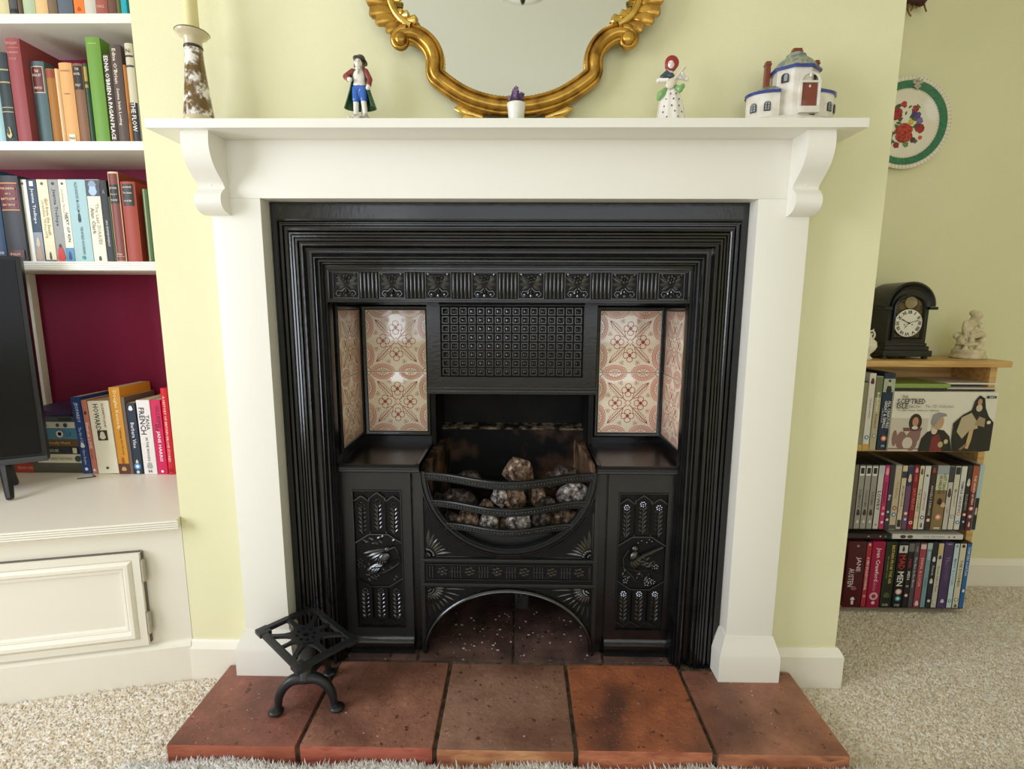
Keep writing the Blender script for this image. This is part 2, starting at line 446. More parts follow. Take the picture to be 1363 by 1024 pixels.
BR = [(-.096, 1.185), (-.0985, 1.162), (-.0955, 1.144), (-.087, 1.127), (-.073, 1.112), (-.060, 1.1005), (-.0555, 1.094), (-.0565, 1.0905), (-.063, 1.086), (-.0695, 1.079),
      (-.0725, 1.070), (-.0715, 1.061), (-.066, 1.053), (-.058, 1.0475), (-.046, 1.044), (-.0398, 1.0435), (-.0398, 1.185)]
BRs = [tuple(v) for v in catmull(BR[:16], 3)] + [BR[16]]
for x0, x1 in ((-.598, -.5465), (.5425, .592)):
    b = bmnew(); prism(b, BRs, 'x', x0, x1); br = obj('bracket', b, WHITE, mp, smooth=35)
    b = bmnew(); ball(b, ((x0 + x1) / 2, -.0575, 1.099), (.003, .0015, .003), 8, 6); obj('screw_plug', b, WHITE, br, smooth=True)

# ------------------------------------------------------------------ cast iron fireplace
fp = thing('fireplace_insert', (0, 0, HZ), 'black cast iron fireplace insert with pink patterned tiles', 'fireplace')
b = bmnew()
for x0, x1 in ((-.4855, -.474), (.474, .4855)): box(b, x0, x1, -.004, .02, HZ + .0005, 1.076)
box(b, -.474, .474, -.004, .02, 1.043, 1.076); obj('outer_plate', b, IRON, fp)
MOULD = [(0, 0), (.0015, .005), (.005, .006), (.007, .001), (.009, .001), (.0105, .004), (.014, .004), (.0155, -.001), (.018, -.001), (.0195, .007), (.024, .009), (.0265, .007), (.0275, .003),
         (.0285, .008), (.0325, .0095), (.0335, .004), (.0345, .008), (.0385, .0095), (.0395, .004), (.0405, .008), (.045, .009), (.0465, .003), (.049, .002), (.0505, .006), (.0545, .007), (.056, .001),
         (.060, -.004), (.066, -.005), (.071, -.001), (.0745, .006), (.077, .0105), (.0795, .0115), (.081, .009), (.0815, .003), (.085, .004), (.0865, .003), (.087, -.002), (.0905, -.001), (.0915, -.003), (.092, -.007), (.0955, -.006), (.097, -.012), (.097, -.03)]
b = bmnew(); sweep(b, [(-.476, HZ), (-.476, 1.0446), (.476, 1.0446), (.476, HZ)], MOULD, -.002, side=-1)
obj('moulding', b, IRON, fp, smooth=50)
# frieze with eight flower panels and reeded blocks between
fr = bmnew(); box(fr, -.3795, .3795, .008, .03, .876, .9485)
for z0, z1, yy in ((.876, .8795, .0015), (.8795, .8835, .0045), (.9425, .9485, .003), (.938, .9425, .0055)): box(fr, -.3795, .3795, yy, .012, z0, z1, .0008)
for x0, x1 in ((-.3795, -.3745), (.3745, .3795)): box(fr, x0, x1, .003, .012, .8805, .9455, .0008)
frieze = obj('frieze', fr, IRON, fp, smooth=30)
b = bmnew(); box(b, -.374, .374, .0072, .0079, .884, .938); obj('frieze_ground', b, IRONG, frieze)
b = bmnew()
sweep(b, [(-.0275, -.027), (-.0275, .027), (.0275, .027), (.0275, -.027)], [(0, 0), (.0004, .0022), (.0014, .0022), (.002, 0)], 0, closed=True, side=-1)
rosette(b, (0, .014), .0105, .004, -.001, 6)
for s in (-1, 1):
    leafm(b, (s * .005, .006), PI / 2 - s * 1.0, .022, .008, .004, -.001); leafm(b, (s * .004, .002), PI / 2 - s * 1.5, .022, .008, .0045, -.001)
    leafm(b, (s * .004, 0), PI / 2 - s * 2.1, .018, .007, .004, -.001); leafm(b, (s * .012, .016), PI / 2 - s * .9, .013, .006, .004, -.001)
    leafm(b, (s * .002, -.004), PI / 2 - s * 2.8, .016, .006, .004, -.001)
    tube(b, [(x, -.002, z) for x, z in [(s * .002, -.006), (s * .009, -.012), (s * .017, -.011), (s * .021, -.017), (s * .016, -.023), (s * .011, -.020), (s * .013, -.0165)]], [.0016, .0019, .002, .0019, .0018, .0016, .0022], 6)
    ball(b, (s * .020, -.003, .023), .0028, 6, 4); ball(b, (s * .0135, -.003, -.0185), .003, 6, 4)
ball(b, (0, -.003, -.021), (.003, .003, .004), 6, 4); ball(b, (0, -.003, -.012), (.002, .003, .006), 6, 4)
bmesh.ops.recalc_face_normals(b, faces=b.faces[:])
me_fl = bpy.data.meshes.new('flower_panel'); b.to_mesh(me_fl); b.free(); finish_mesh(me_fl, IRONR, 40)
b = bmnew()
for k in range(5): tube(b, [(-.0165 + k * .00825, .0005, -.0265), (-.0165 + k * .00825, -.0015, -.024), (-.0165 + k * .00825, -.0015, .024), (-.0165 + k * .00825, .0005, .0265)], .0027, 7)
bmesh.ops.recalc_face_normals(b, faces=b.faces[:])
me_rd = bpy.data.meshes.new('reeds'); b.to_mesh(me_rd); b.free(); finish_mesh(me_rd, IRONR, 60)
PITCHX = .0972
for i in range(8): share('flower_panel', me_fl, frieze, ((i - 3.5) * PITCHX, .008, .911))
for i in range(7): share('reeded_block', me_rd, frieze, ((i - 3) * PITCHX, .008, .911))

# recess behind the frame
GX0 = .003; XC = .007; RX0, RX1, RYB = -.387, .399, .228
b = bmnew()
box(b, RX0 - .012, RX0, .012, RYB, HZ, .90); box(b, RX1, RX1 + .012, .012, RYB, HZ, .90)
box(b, RX0 - .012, -.19, RYB, RYB + .012, .48, .90); box(b, .204, RX1 + .012, RYB, RYB + .012, .48, .90)
box(b, RX0, RX1, .03, RYB + .012, .89, .90)
box(b, -.222, GX0 - .2, .042, .05, HZ, .497); box(b, GX0 + .2, .2305, .042, .05, HZ, .497)
obj('recess_lining', b, IRON, fp)
def tileframe(M, w=.152, h=.315):
    b = bmnew()
    P = [(-w / 2, 0), (-w / 2, h), (w / 2, h), (w / 2, 0)]
    sweep(b, P, [(0, -.004), (0, .004), (-.003, .007), (-.008, .008), (-.012, .005), (-.013, -.004)], 0, closed=True, side=-1)
    bmesh.ops.transform(b, matrix=M, verts=b.verts); return b
TZ = .5435
side_L = Matrix.Translation((RX0 + .003, .134, TZ)) @ Matrix.Rotation(PI / 2, 4, 'Z')
side_R = Matrix.Translation((RX1 - .003, .134, TZ)) @ Matrix.Rotation(-PI / 2, 4, 'Z')
front_L = Matrix.Translation((-.2905, RYB - .003, TZ)); front_R = Matrix.Translation((.306, RYB - .003, TZ))
PANELS = [front_L, front_R, side_L, side_R]
for M in PANELS: obj('tile_frame', tileframe(M), IRON, fp, smooth=40)
# printed tile: local x-z square of side .1525, glaze facing -y
GLAZE = mat('cream_glaze', 'f8ead2', .07, spec=1.0, col2='f2e0c2', nscale=9, lo=.35, hi=.7, bump=.05, bscale=14, bdist=.004, coat=.4)
GLINE = mat('red_transfer_print', 'a9483f', .12, spec=.5, coat=.4); GMID = mat('rose_transfer_print', 'c27a6c', .12, spec=.5, coat=.4); GFILL = mat('pink_transfer_print', 'e6b49e', .12, spec=.5, coat=.4)
TS = .1525
b = bmnew(); box(b, -TS / 2, TS / 2, -.003, .003, .0006, TS * 1.033 - .0006, .0009); bmesh.ops.recalc_face_normals(b, faces=b.faces[:])
me_tile = bpy.data.meshes.new('tile'); b.to_mesh(me_tile); b.free(); finish_mesh(me_tile, GLAZE, 30)
def tile_pattern():
    b = bmnew(); S = TS; yl, yf = -.00325, -.00312
    def q(u, v): return (u * S, (v + .5) * S * 1.033)
    def Q(L): return [q(*p) for p in L]
    wl = .0016
    for k in range(4):
        a = PI / 4 + k * PI / 2; ca, sa = math.cos(a), math.sin(a)
        ribbon(b, Q([(ca * .03, sa * .03), (ca * .48, sa * .48)]), .0021, yl)
        for s in (-1, 1):                                                       # serrated leaf edges
            z = [(.12, .012)]
            for j in range(7): z += [(.20 + j * .036, .055 if j < 6 else .03), (.218 + j * .036, .022)]
            z += [(.48, .0)]
            ribbon(b, Q([(ca * t - sa * s * o, sa * t + ca * s * o) for t, o in z]), wl, yl)
        a = k * PI / 2; ca, sa = math.cos(a), math.sin(a)
        def R(u, v): return (ca * u - sa * v, sa * u + ca * v)
        for j in range(4):                                                      # four-petal blossom outlines
            t0 = j * PI / 2; ct, st_ = math.cos(t0), math.sin(t0); L = []
            for m_ in range(13):
                t = -.86 * PI + 1.72 * PI * m_ / 12
                rr, ww = .070 + .040 * math.cos(t), .050 * math.sin(t)
                L.append(R(.215 + ct * rr - st_ * ww, st_ * rr + ct * ww))
            ribbon(b, Q(L), wl, yl)
        for m_ in range(7):
            t = 2 * PI * m_ / 7; disc(b, q(*R(.215 + .024 * math.cos(t), .022 * math.sin(t))), .0018, .0018, yl, 6)
        disc(b, q(*R(.215, 0)), .0026, .0026, yl - .00003, 8)
        disc(b, q(*R(.045, 0)), .0022, .0014, yl, 6)
        for s in (-1, 1):                                                       # small buds
            for j in range(3):
                t = PI / 2 + j * 2 * PI / 3
                ribbon(b, Q([R(.335 + .02 * math.cos(t) + .018 * math.cos(w_), s * (.13 + .02 * math.sin(t) + .018 * math.sin(w_))) for w_ in [2 * PI * h / 6 for h in range(6)]]), .0009, yl, True)
            disc(b, q(*R(.335, s * .13)), .0014, .0014, yl, 6)
        for s in (-1, 1):                                                       # half medallions on the border
            c0 = s * .235
            def H(r, n=14, sc=0): return [R(.5 - (r + (sc if i % 2 else 0)) * .62 * math.sin(PI * i / n), c0 + (r + (sc if i % 2 else 0)) * math.cos(PI * i / n)) for i in range(n + 1)]
            A, B = Q(H(.185)), Q(H(.115))
            for i in range(14):
                f = b.faces.new([b.verts.new((p[0], yf, p[1])) for p in (A[i], A[i + 1], B[i + 1], B[i])]); f.material_index = 1
            ribbon(b, Q(H(.19, 22, .018)), .0013, yl); ribbon(b, Q(H(.15, 14)), .0006, yl, mi=2); ribbon(b, Q(H(.112, 12)), .0011, yl)
            for j in range(5):
                t = PI * (j + .5) / 5
                ribbon(b, Q([R(.5 - .02 * math.sin(t), c0 + .02 * math.cos(t)), R(.5 - .085 * .7 * math.sin(t), c0 + .085 * math.cos(t))]), .0014, yl)
    for u in (-.5, .5):
        for v in (-.5, .5):
            L = [q(u + (-1 if u > 0 else 1) * .06 * math.cos(t), v + (-1 if v > 0 else 1) * .06 * math.sin(t)) for t in [PI / 2 * i / 6 for i in range(7)]]
            ribbon(b, L, .0016, yl)
    for v in b.verts:                                                           # keep the print on the glaze
        v.co.x = max(-S / 2 + .0012, min(S / 2 - .0012, v.co.x)); v.co.z = max(.0018, min(S * 1.033 - .0018, v.co.z))
    for f in b.faces:
        f.normal_update()
        if f.normal.y > 0: f.normal_flip()
    return b
b = tile_pattern(); me_pat = bpy.data.meshes.new('printed_pattern'); b.to_mesh(me_pat); b.free(); finish_mesh(me_pat, [GLINE, GFILL, GMID], 0)
rt = random.Random(3)
for M in PANELS:
    for k in range(2):
        t = bpy.data.objects.new('tile', me_tile); t.parent = fp; COL.objects.link(t)
        tilt = Matrix.Rotation(rt.uniform(-.006, .006), 4, 'X') @ Matrix.Rotation(rt.uniform(-.006, .006), 4, 'Z')
        t.matrix_basis = wm(fp).inverted() @ M @ Matrix.Translation((0, -.001, k * TS * 1.033)) @ tilt
        p = bpy.data.objects.new('printed_pattern', me_pat); p.parent = t; COL.objects.link(p)

# hood panel with lattice of small bosses
b = bmnew()
box(b, -.207, .2185, RYB - .026, RYB, .649, .689); box(b, -.207, -.1755, RYB - .026, RYB, .689, .89); box(b, .187, .2185, RYB - .026, RYB, .689, .89)
box(b, -.209, .2205, RYB - .031, RYB - .02, .660, .664, .001); box(b, -.209, .2205, RYB - .034, RYB - .02, .648, .657, .0015)
hood = obj('hood_panel', b, IRON, fp, smooth=30)
b = bmnew(); box(b, -.1755, .187, RYB - .018, RYB, .689, .89); obj('panel_ground', b, IRONG, hood)
b = bmnew(); sx, sz = .355 / 16, .174 / 8
for i in range(16):
    for j in range(8):
        cx = -.1722 + sx * (i + .5); cz = .6925 + sz * (j + .5); y = RYB - .018
        s = .0088
        for a0, a1, c0, c1 in ((-s, s, s - .0022, s), (-s, s, -s, -s + .0022), (-s, -s + .0022, -s + .0022, s - .0022), (s - .0022, s, -s + .0022, s - .0022)):
            prism(b, [(cx + a0, cz + c0), (cx + a1, cz + c0), (cx + a1, cz + c1), (cx + a0, cz + c1)], 'y', y - .003, y)
        v = [b.verts.new(p) for p in ((cx - .0045, y, cz - .0045), (cx + .0045, y, cz - .0045), (cx + .0045, y, cz + .0045), (cx - .0045, y, cz + .0045), (cx, y - .0019, cz))]
        for k in range(4): b.faces.new((v[k], v[(k + 1) % 4], v[4]))
obj('lattice', b, IRONR, hood, kind='stuff')
b = bmnew(); sweep(b, [(-.1755, .689), (-.1755, .872), (.187, .872), (.187, .689)], [(0, 0), (.0005, .003), (.002, .003), (.0025, 0)], RYB - .026, closed=True, side=-1); obj('panel_bead', b, IRON, hood)

# firebox
b = bmnew()
box(b, -.202, -.19, RYB - .02, .37, .30, .80); box(b, .204, .216, RYB - .02, .37, .30, .80)
box(b, -.202, .216, .36, .372, .525, .86); box(b, -.202, .216, RYB + .012, .36, .79, .80)
obj('flue_lining', b, SOOT, fp)
b = bmnew(); prism(b, [(.36, .527), (.36, .20), (.292, .20), (.285, .40), (.305, .505), (.312, .527)], 'x', -.19, .204); obj('fireback', b, SOOTB, fp)
b = bmnew(); prism(b, [(.313, .527), (.36, .53), (.36, .536), (.318, .531)], 'x', -.19, .204); obj('ash_ledge', b, ASHL, fp)
BRICK = mat('scorched_firebrick', '241d19', .85, spec=.15, col2='7c5f48', nscale=14, ndetail=6, lo=.42, hi=.6, col3='b89f82', bump=.4, bscale=80)
for x0, x1, x2, x3 in ((-.20, -.188, -.20, -.165), (.214, .202, .214, .178)):
    b = bmnew()
    V = [b.verts.new(p) for p in ((x0, .06, .30), (x1, .06, .30), (x3, .30, .30), (x2, .30, .30), (x0, .06, .505), (x1, .06, .505), (x3, .30, .505), (x2, .30, .505))]
    for f in ((0, 1, 2, 3), (4, 5, 6, 7), (0, 1, 5, 4), (1, 2, 6, 5), (2, 3, 7, 6), (3, 0, 4, 7)): b.faces.new([V[i] for i in f])
    obj('firebrick', b, BRICK, fp)
b = bmnew(); box(b, -.385, .397, .30, .31, HZ, .30); obj('ash_pit_back', b, SOOT, fp)

# hobs
HOB = mat('worn_hob_iron', '100f0f', .26, spec=.5, col2='2e211c', nscale=7, ndetail=4, lo=.46, hi=.62, bump=.15, bscale=50)
for x0, x1, cx in ((RX0 + .001, -.199, 1), (.2015, RX1 - .001, -1)):
    b = bmnew(); box(b, x0, x1, .024, RYB, .507, .514); hp = obj('hob_plate', b, HOB, fp)
    b = bmnew(); prism(b, [(.03, .4975), (.021, .4975), (.0185, .500), (.0195, .5035), (.0175, .505), (.0175, .5095), (.020, .5115), (.026, .5145), (.03, .5145)], 'x', x0, x1); obj('nosing', b, GRATE, hp, smooth=30)
    xi = x1 if cx > 0 else x0
    b = bmnew(); prism(b, [(xi - cx * .0, .497), (xi - cx * .009, .497), (xi - cx * .009, .5155), (xi - cx * .007, .517), (xi, .517)], 'y', .028, RYB); obj('inner_rim', b, IRON, hp)

# cheeks with relief panels
def lancet(up):
    b = bmnew(); W, H = .0365, .094
    top = H
    ol = [(-W / 2, 0), (-W / 2, top - .013), (0, top), (W / 2, top - .013), (W / 2, 0)]
    if not up: ol = [(x, H - z) for x, z in ol]
    sweep(b, ol, [(-.0018, 0), (-.0012, .0032), (.0012, .0032), (.0018, 0)], 0)
    fz = H - .022 if up else H - .012
    rosette(b, (0, fz), .0088, .0042, 0, 7)
    z = fz - .009; tube(b, [(0, -.001, z), (0, -.001, .006 if up else .014)], .0013, 5)
    k = 0
    while z > (.010 if up else .024):
        for s in (-1, 1): leafm(b, (0, z - .010), PI / 2 - s * .62, .0155, .0066, .0042)
        z -= .0105; k += 1
    if not up:
        for s in (-1, 1): leafm(b, (0, .010), PI / 2 - s * .62, .0155, .0066, .0042)
    else:
        for s in (-1, 1): tube(b, [(s * .018, -.002, H - .012), (s * .003, -.0025, H + .0005)], .0018, 5)
    bmesh.ops.recalc_face_normals(b, faces=b.faces[:])
    me = bpy.data.meshes.new('lancet'); b.to_mesh(me); b.free(); finish_mesh(me, IRONR, 40); return me
LA, LB = lancet(True), lancet(False)
def medallion(flip):
    b = bmnew(); s = -1 if flip else 1
    W, H = .1105, .130
    oc = [(-W / 2, .022), (-W / 2, H - .022), (-W * .2, H), (W * .2, H), (W / 2, H - .022), (W / 2, .022), (W * .2, 0), (-W * .2, 0)]
    sweep(b, oc, [(-.002, 0), (-.0015, .0045), (.0015, .0045), (.0025, 0)], 0, closed=True)
    def T(L): return [(s * x, y, z) for x, y, z in L]
    if not flip:                                                                # long-tailed bird in flight
        ball(b, (.010, -.003, .070), (.019, .008, .013), 10, 7, Matrix.Rotation(-.7, 3, 'Y'))
        ball(b, (.020, -.005, .094), (.0085, .007, .0075), 8, 6); tube(b, [(.026, -.005, .096), (.036, -.005, .100), (.041, -.004, .099)], [.004, .003, .0008], 6)
        for k in range(5): leafm(b, (.014, .092 - k * .004), PI + .22 + k * .13, .058 - k * .006, .008, .006)
        for k in range(4): leafm(b, (.006, .062 - k * .003), PI + .62 + k * .09, .058 - k * .004, .009, .006)
        for k in range(12): ball(b, (.008 + random.uniform(-.011, .014), -.010, .070 + random.uniform(-.011, .012)), .0022, 5, 4)
        tube(b, [(-.01, -.003, .030), (.012, -.004, .036), (.034, -.003, .050), (.047, -.002, .060)], [.0015, .003, .003, .0015], 6)
        tube(b, [(-.02, -.002, .045), (.006, -.003, .048), (.03, -.003, .062), (.05, -.002, .068)], .0016, 5)
        tube(b, [(.034, -.002, .100), (.045, -.003, .086), (.049, -.002, .068)], .0016, 5)
        for k in range(15): leafm(b, (random.uniform(-.042, .036), random.uniform(.016, .048)), random.uniform(0, 6.3), .012, .006, .0045)
        for k in range(8): leafm(b, (random.uniform(-.04, .02), random.uniform(.100, .118)), random.uniform(0, 6.3), .012, .006, .0045)
        for x, z in ((-.022, .036), (-.012, .022), (-.046, .062), (-.046, .052), (.046, .11)): rosette(b, (x, z), .008, .004, 0, 5)
        for x, z, a in ((-.005, .118, .3), (.004, .115, 1.0), (-.012, .112, 2.6), (.03, .112, .4)): leafm(b, (x, z), a, .016, .007, .004)
    else:                                                                       # bird perched on a bough
        ball(b, (-.018, -.004, .084), (.010, .008, .015), 10, 7, Matrix.Rotation(.5, 3, 'Y')); ball(b, (-.016, -.006, .103), (.0095, .008, .0085), 8, 6)
        tube(b, [(-.008, -.005, .080), (.02, -.005, .094), (.048, -.004, .107)], [.0045, .0042, .0038], 6)
        tube(b, [(-.03, -.003, .098), (-.042, -.003, .078), (-.040, -.003, .055), (-.022, -.003, .036), (-.010, -.003, .022)], .002, 6)
        tube(b, [(-.045, -.002, .058), (-.01, -.003, .045), (.02, -.003, .050), (.045, -.002, .034)], .0018, 5)
        for k in range(4): leafm(b, (-.022, .078 - k * .003), -.5 - k * .25, .034, .010, .006)
        for k in range(12): leafm(b, (random.uniform(-.04, .03), random.uniform(.012, .046)), random.uniform(0, 6.3), .012, .006, .0045)
        for k in range(22): leafm(b, (random.uniform(-.012, .036), random.uniform(.054, .086)), random.uniform(0, 6.3), .014, .006, .004)
        for x, z in ((.022, .022), (.016, .014), (.030, .018), (-.034, .020), (.036, .056)): rosette(b, (x, z), .0075, .004, 0, 5)
        for x, z in ((.0, .120), (.012, .116), (.024, .119), (-.008, .115), (.018, .123)): ball(b, (x, -.002, z), .003, 6, 4)
    bmesh.ops.recalc_face_normals(b, faces=b.faces[:]); return b
for x0, x1, px0, px1, pz1, flip in ((-.3845, -.2215, -.3555, -.243, .4525, False), (.2295, .3965, .254, .3665, .4515, True)):
    yc = .030; zb = .111; b = bmnew()
    box(b, x0, px0, yc, yc + .02, HZ + .03, .499); box(b, px1, x1, yc, yc + .02, HZ + .03, .499)
    box(b, px0, px1, yc, yc + .02, pz1, .499); box(b, px0, px1, yc, yc + .02, HZ + .03, zb); 
    ch = obj('cheek', b, GRATE if not flip else IRON, fp)
    b = bmnew(); box(b, px0, px1, yc + .0045, yc + .02, zb, pz1); obj('panel_ground', b, IRONG, ch)
    b = bmnew(); prism(b, [(.05, HZ + .0005), (.026, HZ + .0005), (.0245, HZ + .002), (.0245, HZ + .022), (.0265, HZ + .024), (.022, HZ + .0255), (.022, HZ + .030), (.026, HZ + .033), (.0275, HZ + .040), (.03, HZ + .043), (.05, HZ + .043)], 'x', x0, x1); obj('plinth_moulding', b, IRON, ch, smooth=30)
    b = bmnew(); sweep(b, [(px0, zb), (px0, pz1), (px1, pz1), (px1, zb)], [(-.001, 0), (0, .0025), (.002, .0025), (.0035, -.004)], yc, closed=True, side=-1); obj('panel_bead', b, IRON, ch)
    cx = (px0 + px1) / 2; yy = yc + .0045
    for k in (-1, 0, 1):
        share('lancet', LA, ch, (cx + k * .0368, yy, pz1 - .105 + (-.004 if k else .004))); share('lancet', LB, ch, (cx + k * .0368, yy, zb + .009))
    b = medallion(flip); bmesh.ops.transform(b, matrix=Matrix.Translation((cx, yy, zb + .104)), verts=b.verts); obj('bird_medallion', b, IRONR, ch, smooth=45)

# grate front: ring, spandrels, band, arch
GX, GY = .003, .034; RXo, RZo, RZc = .2035, .203, .4985
def spandrel_poly(left, top):
    s = -1 if left else 1; xs = GX + s * .2
    if top: A = arc(GX, RZc, RXo - .006, RZo - .006, 270, 180 if left else 360, 14); return A + [(xs, RZc), (xs, .283), (GX, .283)]
    A = arc(GX, HZ + .006, .200, .163, 90, 180 if left else 0, 14); return [(GX, .2245), (GX, HZ + .169)] + A[1:] + [(xs, HZ + .006), (xs, .2245)]
gf = bmnew(); grounds = []
for L in (True, False):
    s = -1 if L else 1
    grounds.append(spandrel_poly(L, True)); grounds.append(spandrel_poly(L, False))
    x = GX + s * .2055; box(gf, min(x, x + s * -.009), max(x, x + s * -.009), GY - .0035, GY + .012, HZ + .0005, .497, .001)
for z0, z1 in ((.2785, .2865), (.2165, .2255)): box(gf, GX - .203, GX + .203, GY - .005, GY + .002, z0, z1, .002)
grate = obj('grate_front', gf, GRATE, fp, smooth=30)
for P_ in grounds: b = bmnew(); prism(b, P_, 'y', GY, GY + .008); obj('spandrel', b, IRONG, grate)
b = bmnew(); box(b, GX - .2, GX + .2, GY, GY + .008, .2245, .283); obj('band_ground', b, IRONG, grate)
b = bmnew(); sweep(b, arc(GX, RZc, RXo, RZo, 180, 360, 48), [(0, 0), (0, .006), (.003, .007), (.0045, .003), (.006, .003), (.0075, .008), (.013, .009), (.0155, .005), (.017, .005), (.018, .002), (.018, -.008)], GY, side=1); obj('basket_ring', b, GRATE, grate, smooth=40)
b = bmnew(); sweep(b, arc(GX, HZ + .002, .2035, .1665, 180, 0, 48), [(0, 0), (0, .005), (.003, .009), (.006, .010), (.0085, .006), (.010, .004), (.0115, -.010)], GY, side=-1); obj('arch_moulding', b, IRONR, grate, smooth=50)
# incised band
b = bmnew(); sweep(b, [(GX - .192, .2335), (GX - .192, .273), (GX + .192, .273), (GX + .192, .2335)], [(0, 0), (.0005, .003), (.002, .003), (.003, 0)], GY, closed=True, side=-1)
n = 6
for k in range(n):
    cx = GX - .192 + .384 * (k + .58) / n
    rosette(b, (cx, .2533), .0135, .0032, GY, 6)
    for j in range(4):
        xx = cx + .0225 + j * .0065
        if xx < GX + .188:
            for z0, z1 in ((.2385, .2515), (.2550, .268)): box(b, xx - .0013, xx + .0013, GY - .0025, GY, z0, z1)
    box(b, cx + .018, min(cx + .046, GX + .189), GY - .002, GY, .2522, .2544)
for j in range(2): box(b, GX - .186 + j * .007, GX - .1835 + j * .007, GY - .0025, GY, .2385, .268)
obj('flower_band', b, IRONR, grate, smooth=30)
for L in (True, False):
    s = -1 if L else 1
    b = bmnew(); ox, oz = GX + s * .190, .2925                                  # fan of petals beside the ring
    for k in range(7):
        a = math.radians(8 + k * 13); a = a if L else PI - a
        ln = (.058, .048, .045, .046, .048, .056, .066)[k]
        leafm(b, (ox + math.cos(a) * .014, oz + math.sin(a) * .014), a, ln - .014, .0085, .004, GY)
    for k in range(5):
        a = math.radians(6 + k * 20); a = a if L else PI - a
        ball(b, (ox + math.cos(a) * .016, GY - .001, oz + math.sin(a) * .016), (.0048, .005, .0048), 7, 5)
    for k in range(3):
        a = math.radians(15 + k * 30); a = a if L else PI - a
        ball(b, (ox + math.cos(a) * .007, GY - .001, oz + math.sin(a) * .007), (.004, .006, .004), 7, 5)
    L1 = arc(GX, RZc, RXo + .004, RZo + .004, 262, 192, 10) if L else arc(GX, RZc, RXo + .004, RZo + .004, 278, 348, 10)
    tube(b, [(x, GY, z) for x, z in L1], .0015, 5); tube(b, [(L1[0][0], GY, .2895), (ox - s * -.004, GY, .2895)], .0015, 5); tube(b, [(GX + s * .1945, GY, .30), (GX + s * .1945, GY, .40)], .0015, 5)
    obj('fan_ornament', b, IRONR, grate, smooth=45)
    b = bmnew(); ox, oz = GX + s * .189, .2105                                  # daisy in the arch corner
    for k in range(8):
        a = -math.radians(2 + k * 12.5); a = a if L else PI - a
        leafm(b, (ox + math.cos(a) * .016, oz + math.sin(a) * .016), a, .022, .0085, .005, GY)
        if k < 7: ball(b, (ox + math.cos(a - .1) * .013, GY - .001, oz + math.sin(a - .1) * .013), (.003, .004, .003), 6, 4)
        leafm(b, (ox + math.cos(a) * .040, oz + math.sin(a) * .040), a, .017 + .03 * abs(k - 3.5) / 3.5, .005, .003, GY)
    for k in range(3):
        a = -math.radians(15 + k * 30); a = a if L else PI - a
        ball(b, (ox + math.cos(a) * .006, GY - .001, oz + math.sin(a) * .006), (.0035, .005, .0035), 6, 4)
    tube(b, [(GX + s * .195, GY, .214), (GX + s * .05, GY, .214)], .0013, 5)
    obj('daisy_ornament', b, IRONR, grate, smooth=45)
# bowed bars
for z0, z1, bow in ((.4775, .4955, .058), (.4145, .431, .056), (.3605, .376, .048)):
    zc = (z0 + z1) / 2; half = RXo * math.sqrt(max(.05, 1 - ((RZc - zc) / RZo) ** 2)) - .010
    def Y(x): return GY - .002 - bow * .5 * (1 + math.cos(PI * x / half)) * (half / .19)
    N_ = 40; b = bmnew(); rings = []
    cs = [(-.0045, z0), (-.006, z0 + .0025), (-.0035, z0 + .0045), (-.0035, z1 - .0045), (-.006, z1 - .0025), (-.0045, z1), (.005, z1), (.005, z0)]
    for i in range(N_ + 1):
        x = -half + 2 * half * i / N_; rings.append([b.verts.new((GX + x, Y(x) + dy, z)) for dy, z in cs])
    for A, B in zip(rings, rings[1:]):
        for k in range(8): b.faces.new((A[k], A[(k + 1) % 8], B[(k + 1) % 8], B[k]))
    b.faces.new(rings[0]); b.faces.new(rings[-1][::-1])
    bar = obj('grate_bar', b, GRATE, fp, smooth=35)
    b = bmnew(); nb = int(2 * half / .0068)
    for i in range(nb):
        x = -half + .006 + (2 * half - .012) * i / (nb - 1); ball(b, (GX + x, Y(x) - .0042, zc), (.0026, .0026, .0028), 7, 5)
    obj('beading', b, IRONR, bar, smooth=True, kind='stuff')
b = bmnew(); prism(b, [(GX - .16, .056), (GX + .16, .056), (GX + .175, .29), (GX - .175, .29)], 'z', .334, .342); obj('basket_floor', b, GRATE, fp)
b = bmnew(); prism(b, [(.056, .300), (.050, .300), (.047, .345), (.056, .345)], 'x', GX - .15, GX + .15); obj('ash_guard', b, GRATE, fp)
b = bmnew(); box(b, .018, .052, .118, .122, .150, .196, .001); prism(b, arc(.042, .176, .006, .014, 180, 0, 10) + [(.048, .152), (.036, .152)], 'y', .114, .118)
tube(b, [(.024, .115, .160), (.029, .114, .168), (.025, .114, .176), (.028, .114, .186), (.024, .115, .19)], .0016, 6); tube(b, [(.018, .12, .195), (.004, .11, .194), (-.004, .1, .20)], .002, 6)
box(b, .03, .04, .119, .121, .19, .29)
bmesh.ops.translate(b, vec=(0, 0, -.043), verts=b.verts)
obj('damper_plate', b, GRATE, fp, smooth=30)

